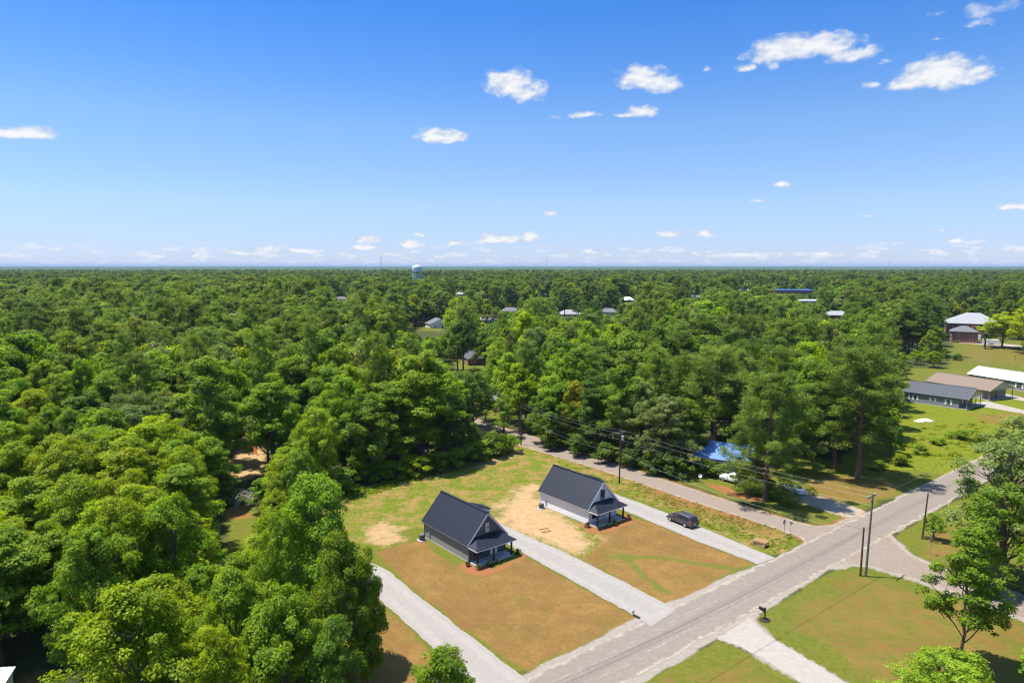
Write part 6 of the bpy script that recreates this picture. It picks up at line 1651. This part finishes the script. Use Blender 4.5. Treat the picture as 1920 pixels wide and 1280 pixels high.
# ---- weeds and tall grass: stuff
def tuft_mesh(seed, n, h, spread, mat):
    r = np.random.RandomState(seed); P = np.stack([r.randn(n) * spread, r.randn(n) * spread, r.uniform(0.1, 0.9, n) * h * 0.5], -1)
    V, Q, vv = cards(P, r.randn(n, 3) + np.array([0, 0, 0.6]), h * r.uniform(0.3, 0.6, n), 0.35, r.uniform(0.2, 0.8, n), r, np.tile(np.array([0, 0, 1.0]), (n, 1)))
    return leaf_mesh('tuft', V, Q, vv, mat)
lib2 = bpy.data.collections.new('weed_kinds')
for s in range(4): lib2.objects.link(bpy.data.objects.new('%02d_tuft' % s, tuft_mesh(s, 26, 0.5, 0.3, M['leaf_far'])))
def scatter(name, areas):
    P_, S_, T_ = [], [], []
    rr = np.random.RandomState(len(name))
    for px, n, (s0, s1), cols in areas:
        poly = gp(px); lo, hi = poly.min(0), poly.max(0)
        q = lo + rr.rand(n * 12, 2) * (hi - lo)
        ok = in_poly(poly, q) & (rr.rand(len(q)) < pnoise(q[:, 0], q[:, 1], 3.0, 51) * 2.2 - 0.65)
        for pl in (MAIN, SIDE_L, SIDE_R, DRIVE_A, DRIVE_B, DRIVE_C): ok &= ~in_poly(pl, q)
        for q_ in q[ok][:n]:
            s = rr.uniform(s0, s1); P_.append((q_[0], q_[1], 0)); S_.append((s, s, s * rr.uniform(0.6, 1.1))); T_.append(jitter(cols[rr.randint(len(cols))], rr, 0.2))
    me = bpy.data.meshes.new(name); n = len(P_); me.vertices.add(n); me.vertices.foreach_set('co', np.array(P_, np.float32).ravel())
    for nm, ty, arr, key in (('rot', 'FLOAT_VECTOR', [(0, 0, rr.uniform(0, 6)) for _ in P_], 'vector'), ('scl', 'FLOAT_VECTOR', S_, 'vector'), ('tint', 'FLOAT_COLOR', T_, 'color')):
        a = me.attributes.new(nm, ty, 'POINT'); a.data.foreach_set(key, np.array(arr, np.float32).ravel())
    a = me.attributes.new('pick', 'INT', 'POINT'); a.data.foreach_set('value', rr.randint(0, 4, n).astype(np.int32))
    o = bpy.data.objects.new(name, me); COL.objects.link(o); tag(o, kind='stuff')
    g2 = ng.copy(); [setattr(nn.inputs['Collection'], 'default_value', lib2) for nn in g2.nodes if nn.bl_idname == 'GeometryNodeCollectionInfo']
    o.modifiers.new('scatter', 'NODES').node_group = g2
gr = [(0.17, 0.24, 0.015), (0.23, 0.27, 0.02), (0.13, 0.20, 0.015)]; rd_ = [(0.26, 0.20, 0.06), (0.17, 0.22, 0.02), (0.28, 0.18, 0.06)]
scatter('weeds', [([(1165, 925), (1185, 905), (1300, 940), (1480, 996), (1505, 1018), (1455, 1038), (1311, 982)], 800, (0.15, 0.45), gr + rd_),
                  ([(1000, 842), (1100, 872), (1200, 903), (1170, 925), (1060, 880)], 160, (0.15, 0.4), gr + rd_),
                  ([(640, 935), (720, 915), (870, 868), (985, 845), (1000, 900), (940, 940), (800, 960), (700, 1005)], 260, (0.12, 0.35), gr),
                  ([(610, 930), (720, 905), (870, 858), (960, 840), (960, 850), (870, 872), (720, 920), (640, 945)], 500, (0.5, 1.4), gr)])
scatter('tall_grass', [([(1600, 880), (1690, 760), (1925, 770), (1925, 800), (1850, 858), (1780, 890), (1690, 882)], 200, (0.2, 0.5), gr + [(0.22, 0.22, 0.03)]),
                       ([(1720, 800), (1850, 790), (1870, 830), (1790, 870), (1700, 850)], 150, (0.5, 1.2), gr)])

# ------------------------------------------------------------------ air, sky, sun, camera
hz, nt, out = newmat('haze')
pv = nd(nt, 'ShaderNodeVolumePrincipled', Density=HAZE) if False else nd(nt, 'ShaderNodeVolumePrincipled')
pv.inputs['Density'].default_value = 5.0e-5
pv.inputs['Color'].default_value = (0.40, 0.56, 0.78, 1.0)
pv.inputs['Anisotropy'].default_value = 0.0
lk(nt, pv.outputs[0], out.inputs['Volume'])
haze = MB().box(-27500, 27500, -900, 27500, -2.0, 82.0).build('haze', hz)
tag(haze, kind='stuff')

SUN_EL, SUN_AZ = 69.0, 172.0          # azimuth from +X, counter-clockwise
sd_ = Vector((math.cos(R(SUN_EL)) * math.cos(R(SUN_AZ)), math.cos(R(SUN_EL)) * math.sin(R(SUN_AZ)), math.sin(R(SUN_EL))))
sl_ = bpy.data.lights.new('sun', 'SUN'); sl_.energy = 4.0; sl_.angle = R(0.53); sl_.color = (1.0, 0.955, 0.87)
so = bpy.data.objects.new('sun', sl_); COL.objects.link(so); so.rotation_euler = (-sd_).to_track_quat('-Z', 'Y').to_euler(); so.location = (0, 0, 60)

w = bpy.data.worlds.new('World'); scene.world = w; w.use_nodes = True; w.cycles.sampling_method = 'MANUAL'; w.cycles.sample_map_resolution = 256
nt = w.node_tree; nt.nodes.clear(); out = nd(nt, 'ShaderNodeOutputWorld')
sky = nd(nt, 'ShaderNodeTexSky'); sky.sky_type = 'NISHITA'; sky.sun_disc = False
sky.sun_elevation = R(SUN_EL); sky.sun_rotation = R(90 - SUN_AZ)
sky.altitude = 100; sky.air_density = 1.0; sky.dust_density = 0.0; sky.ozone_density = 4.0
# clouds: soft masses in given directions (azimuth from straight ahead, elevation), edges torn by noise
geo = nd(nt, 'ShaderNodeTexCoord'); sp = nd(nt, 'ShaderNodeSeparateXYZ'); lk(nt, geo.outputs['Generated'], sp.inputs[0])
at2 = nd(nt, 'ShaderNodeMath', operation='ARCTAN2'); lk(nt, sp.outputs[0], at2.inputs[0]); lk(nt, sp.outputs[1], at2.inputs[1])
asn = nd(nt, 'ShaderNodeMath', operation='ARCSINE'); lk(nt, sp.outputs[2], asn.inputs[0])
# deep polarised blue above a milder horizon
ef = nd(nt, 'ShaderNodeMath', operation='MULTIPLY'); ef.inputs[1].default_value = 1 / (math.pi / 2); lk(nt, asn.outputs[0], ef.inputs[0])
cr_ = nd(nt, 'ShaderNodeValToRGB'); els = cr_.color_ramp.elements
els[0].position = 0.0; els[0].color = (0.258, 0.296, 0.479, 1); els[1].position = 0.40; els[1].color = (0.95, 0.97, 1.0, 1)
for ps_, cl_ in ((0.018, (0.275, 0.311, 0.479, 1)), (0.055, (0.344, 0.367, 0.479, 1)), (0.122, (0.326, 0.400, 0.496, 1)), (0.165, (0.233, 0.367, 0.529, 1)), (0.22, (0.146, 0.336, 0.563, 1))):
    e_ = els.new(ps_); e_.color = cl_
lk(nt, ef.outputs[0], cr_.inputs[0])
hs = nd(nt, 'ShaderNodeMix', data_type='RGBA', blend_type='MULTIPLY'); hs.inputs[0].default_value = 1.0; lk(nt, sky.outputs[0], hs.inputs[6]); lk(nt, cr_.outputs[0], hs.inputs[7])
bg = nd(nt, 'ShaderNodeBackground', Strength=0.15); lk(nt, hs.outputs[2], bg.inputs['Color'])
ae = nd(nt, 'ShaderNodeCombineXYZ'); lk(nt, at2.outputs[0], ae.inputs[0]); lk(nt, asn.outputs[0], ae.inputs[1])
wn = nd(nt, 'ShaderNodeTexNoise', Scale=26.0, Detail=5.0, Roughness=0.6); lk(nt, ae.outputs[0], wn.inputs['Vector'])
ws = nd(nt, 'ShaderNodeVectorMath', operation='SUBTRACT'); lk(nt, wn.outputs['Color'], ws.inputs[0]); ws.inputs[1].default_value = (0.5, 0.5, 0.5)
wl = nd(nt, 'ShaderNodeMapRange'); wl.inputs[1].default_value = 0.0; wl.inputs[2].default_value = 0.25; wl.inputs[3].default_value = 0.15; wl.inputs[4].default_value = 1.0; lk(nt, asn.outputs[0], wl.inputs[0])
wv = nd(nt, 'ShaderNodeVectorMath', operation='SCALE'); lk(nt, ws.outputs[0], wv.inputs[0]); lk(nt, wl.outputs[0], wv.inputs['Scale'])
wm = nd(nt, 'ShaderNodeVectorMath', operation='MULTIPLY_ADD'); lk(nt, wv.outputs[0], wm.inputs[0]); wm.inputs[1].default_value = (0.03, 0.018, 0); lk(nt, ae.outputs[0], wm.inputs[2])
def sky_dir(x, y):
    d = Vector(ray(x, y)).normalized(); return math.atan2(d.x, d.y), math.asin(d.z)
CL = [(50, 250, 50, 14, 1), (20, 252, 30, 9, 1), (955, 160, 45, 22, 1), (985, 178, 35, 20, .8), (1000, 165, 25, 12, .7), (828, 258, 46, 12, 1), (1205, 150, 48, 20, 1), (1240, 158, 34, 18, .9), (1095, 215, 30, 6, .75), (1048, 220, 16, 4, .55), (1205, 212, 26, 11, 1), (1175, 216, 22, 5, .8),
      (1470, 95, 60, 22, 1), (1530, 90, 70, 22, 1), (1600, 104, 50, 16, .8), (1440, 105, 45, 14, .8), (1445, 122, 18, 10, .6), (1398, 126, 14, 8, .8), (1330, 131, 18, 6, .6), (1662, 114, 24, 8, .4), (1760, 142, 62, 30, 1.15), (1800, 145, 50, 18, 1), (1710, 160, 50, 12, .9), (1632, 161, 20, 9, .55),
      (1850, 22, 50, 20, .5), (1840, 42, 30, 14, .42), (1880, 15, 40, 14, .4), (1762, 24, 22, 8, .38), (1760, 75, 26, 5, .35), (1467, 346, 18, 6, .9), (1412, 376, 20, 3.5, .4), (1900, 387, 24, 8, 1), (1035, 400, 15, 6, .9), (1060, 404, 22, 3, .35), (1255, 440, 28, 6, .95), (1319, 438, 20, 7, 1), (1077, 421, 22, 3, .35),
      (688, 450, 26, 8, 1), (690, 464, 32, 6, .9), (787, 440, 12, 5, .9), (770, 458, 22, 9, .9), (800, 462, 40, 4, .5), (855, 456, 24, 6, .8), (918, 450, 24, 10, 1), (950, 449, 36, 9, .9), (993, 446, 20, 9, 1), (1040, 447, 40, 4, .4), (450, 474, 20, 6, .9), (500, 470, 34, 8, .95), (570, 471, 45, 5, .8), (370, 479, 18, 7, .9), (300, 481, 18, 4, .8), (1624, 404, 22, 4, .5), (1790, 432, 60, 4, .45), (1785, 452, 18, 6, .8), (1860, 411, 18, 3, .35), (1820, 455, 50, 4, .5), (1690, 457, 50, 4, .5), (1150, 443, 14, 2.5, .3), (1275, 475, 30, 5, .6), (1100, 472, 50, 5, .6), (1395, 478, 40, 5, .7), (1530, 476, 40, 5, .6), (1760, 472, 60, 5, .6), (1660, 480, 40, 4, .6), (1900, 468, 24, 5, .7), (60, 458, 16, 2, .25), (1730, 399, 14, 3, .3), (120, 372, 30, 6, .16), (935, 380, 18, 3, .4), (1650, 372, 30, 3, .3)]
acc = None; topacc = None
for (x, y, rx, ry, wt) in CL:
    a, e = sky_dir(x, y); f = math.cos(math.atan(math.hypot((x - 960) / F, (y - 640) / F)))
    ra = rx * 1.3 / F * f; re = ry * 1.55 / F * f * math.cos(math.atan((x - 960) / F))
    v = nd(nt, 'ShaderNodeVectorMath', operation='MULTIPLY_ADD'); lk(nt, wm.outputs[0], v.inputs[0]); v.inputs[1].default_value = (1 / ra, 1 / re, 0); v.inputs[2].default_value = (-a / ra, -e / re, 0)
    v2 = nd(nt, 'ShaderNodeVectorMath', operation='MULTIPLY'); lk(nt, v.outputs[0], v2.inputs[0]); v2.inputs[1].default_value = (-1, -1.45, 1)
    v3 = nd(nt, 'ShaderNodeVectorMath', operation='MAXIMUM'); lk(nt, v.outputs[0], v3.inputs[0]); lk(nt, v2.outputs[0], v3.inputs[1])
    ln = nd(nt, 'ShaderNodeVectorMath', operation='LENGTH'); lk(nt, v3.outputs[0], ln.inputs[0])
    mr = nd(nt, 'ShaderNodeMapRange'); mr.inputs[1].default_value = 0.0; mr.inputs[2].default_value = 1.25; mr.inputs[3].default_value = wt; mr.inputs[4].default_value = 0.0
    lk(nt, ln.outputs['Value'], mr.inputs[0])
    if acc is None: acc = mr.outputs[0]
    else:
        mx = nd(nt, 'ShaderNodeMath', operation='SMOOTH_MAX'); mx.inputs[2].default_value = 0.15; lk(nt, acc, mx.inputs[0]); lk(nt, mr.outputs[0], mx.inputs[1]); acc = mx.outputs[0]
n2 = nd(nt, 'ShaderNodeTexNoise', Scale=48.0, Detail=5.0, Roughness=0.5)
st = nd(nt, 'ShaderNodeVectorMath', operation='MULTIPLY'); lk(nt, ae.outputs[0], st.inputs[0]); st.inputs[1].default_value = (1.0, 1.5, 1); lk(nt, st.outputs[0], n2.inputs['Vector'])
gt = nd(nt, 'ShaderNodeMapRange', interpolation_type='SMOOTHSTEP'); gt.inputs[1].default_value = 0.02; gt.inputs[2].default_value = 0.22; lk(nt, acc, gt.inputs[0])
ng_ = nd(nt, 'ShaderNodeMath', operation='MULTIPLY'); lk(nt, n2.outputs['Fac'], ng_.inputs[0]); lk(nt, gt.outputs[0], ng_.inputs[1])
ad = nd(nt, 'ShaderNodeMath', operation='ADD'); lk(nt, ng_.outputs[0], ad.inputs[0]); lk(nt, acc, ad.inputs[1])
al = nd(nt, 'ShaderNodeMapRange', interpolation_type='SMOOTHSTEP'); al.inputs[1].default_value = 0.66; al.inputs[2].default_value = 1.1; al.inputs[4].default_value = 0.93; lk(nt, ad.outputs[0], al.inputs[0])
# a thin band of small distant cumulus near the horizon
n3 = nd(nt, 'ShaderNodeTexNoise', Scale=1.0, Detail=6.0, Roughness=0.6); s3 = nd(nt, 'ShaderNodeVectorMath', operation='MULTIPLY'); lk(nt, ae.outputs[0], s3.inputs[0]); s3.inputs[1].default_value = (30.0, 110.0, 1); lk(nt, s3.outputs[0], n3.inputs['Vector'])
bd = nd(nt, 'ShaderNodeMapRange', interpolation_type='SMOOTHSTEP'); bd.inputs[1].default_value = 0.042; bd.inputs[2].default_value = 0.02; lk(nt, asn.outputs[0], bd.inputs[0])
b3 = nd(nt, 'ShaderNodeMapRange', interpolation_type='SMOOTHSTEP'); b3.inputs[1].default_value = 0.50; b3.inputs[2].default_value = 0.58; b3.inputs[4].default_value = 0.45; lk(nt, n3.outputs['Fac'], b3.inputs[0])
b4 = nd(nt, 'ShaderNodeMath', operation='MULTIPLY'); lk(nt, b3.outputs[0], b4.inputs[0]); lk(nt, bd.outputs[0], b4.inputs[1])
mxa = nd(nt, 'ShaderNodeMath', operation='MAXIMUM'); lk(nt, al.outputs[0], mxa.inputs[0]); lk(nt, b4.outputs[0], mxa.inputs[1])
bgc = nd(nt, 'ShaderNodeBackground', Strength=0.44)
n4 = nd(nt, 'ShaderNodeTexNoise', Scale=48.0, Detail=4.0, Roughness=0.48)
o4 = nd(nt, 'ShaderNodeVectorMath', operation='ADD'); lk(nt, st.outputs[0], o4.inputs[0]); o4.inputs[1].default_value = (-0.0025, 0.0055, 0); lk(nt, o4.outputs[0], n4.inputs['Vector'])
df = nd(nt, 'ShaderNodeMath', operation='SUBTRACT'); lk(nt, n2.outputs['Fac'], df.inputs[0]); lk(nt, n4.outputs['Fac'], df.inputs[1])
dm_ = nd(nt, 'ShaderNodeMath', operation='MULTIPLY_ADD'); lk(nt, df.outputs[0], dm_.inputs[0]); dm_.inputs[1].default_value = 1.5; lk(nt, ad.outputs[0], dm_.inputs[2])
cc = nd(nt, 'ShaderNodeMix', data_type='RGBA'); cc.inputs[6].default_value = (0.60, 0.69, 0.86, 1); cc.inputs[7].default_value = (1.0, 1.0, 1.0, 1)
cm = nd(nt, 'ShaderNodeMapRange'); cm.inputs[1].default_value = 0.8; cm.inputs[2].default_value = 1.42; cb_ = nd(nt, 'ShaderNodeMath', operation='MULTIPLY_ADD'); lk(nt, b4.outputs[0], cb_.inputs[0]); cb_.inputs[1].default_value = 2.2; lk(nt, dm_.outputs[0], cb_.inputs[2]); lk(nt, cb_.outputs[0], cm.inputs[0]); lk(nt, cm.outputs[0], cc.inputs[0]); lk(nt, cc.outputs[2], bgc.inputs['Color'])
ms = nd(nt, 'ShaderNodeMixShader'); lk(nt, mxa.outputs[0], ms.inputs[0]); lk(nt, bg.outputs[0], ms.inputs[1]); lk(nt, bgc.outputs[0], ms.inputs[2])
lk(nt, ms.outputs[0], out.inputs[0])

cam = bpy.data.cameras.new('camera'); co = bpy.data.objects.new('camera', cam); COL.objects.link(co)
cam.sensor_width = 36; cam.lens = 24.0; cam.clip_start = 0.5; cam.clip_end = 60000
co.location = (0, 0, HC); co.rotation_euler = (math.pi / 2 - PITCH, 0, 0); scene.camera = co
scene.view_settings.view_transform = 'Standard'; scene.view_settings.look = 'None'; scene.view_settings.exposure = 1.15; scene.view_settings.gamma = 1.0
cy = scene.cycles
cy.max_bounces = 5; cy.diffuse_bounces = 3; cy.glossy_bounces = 2; cy.transmission_bounces = 3; cy.transparent_max_bounces = 4; cy.volume_bounces = 0
cy.use_denoising = True; cy.denoiser = 'OPENIMAGEDENOISE'
cy.filter_width = 1.2
cy.use_adaptive_sampling = True; cy.adaptive_threshold = 0.02
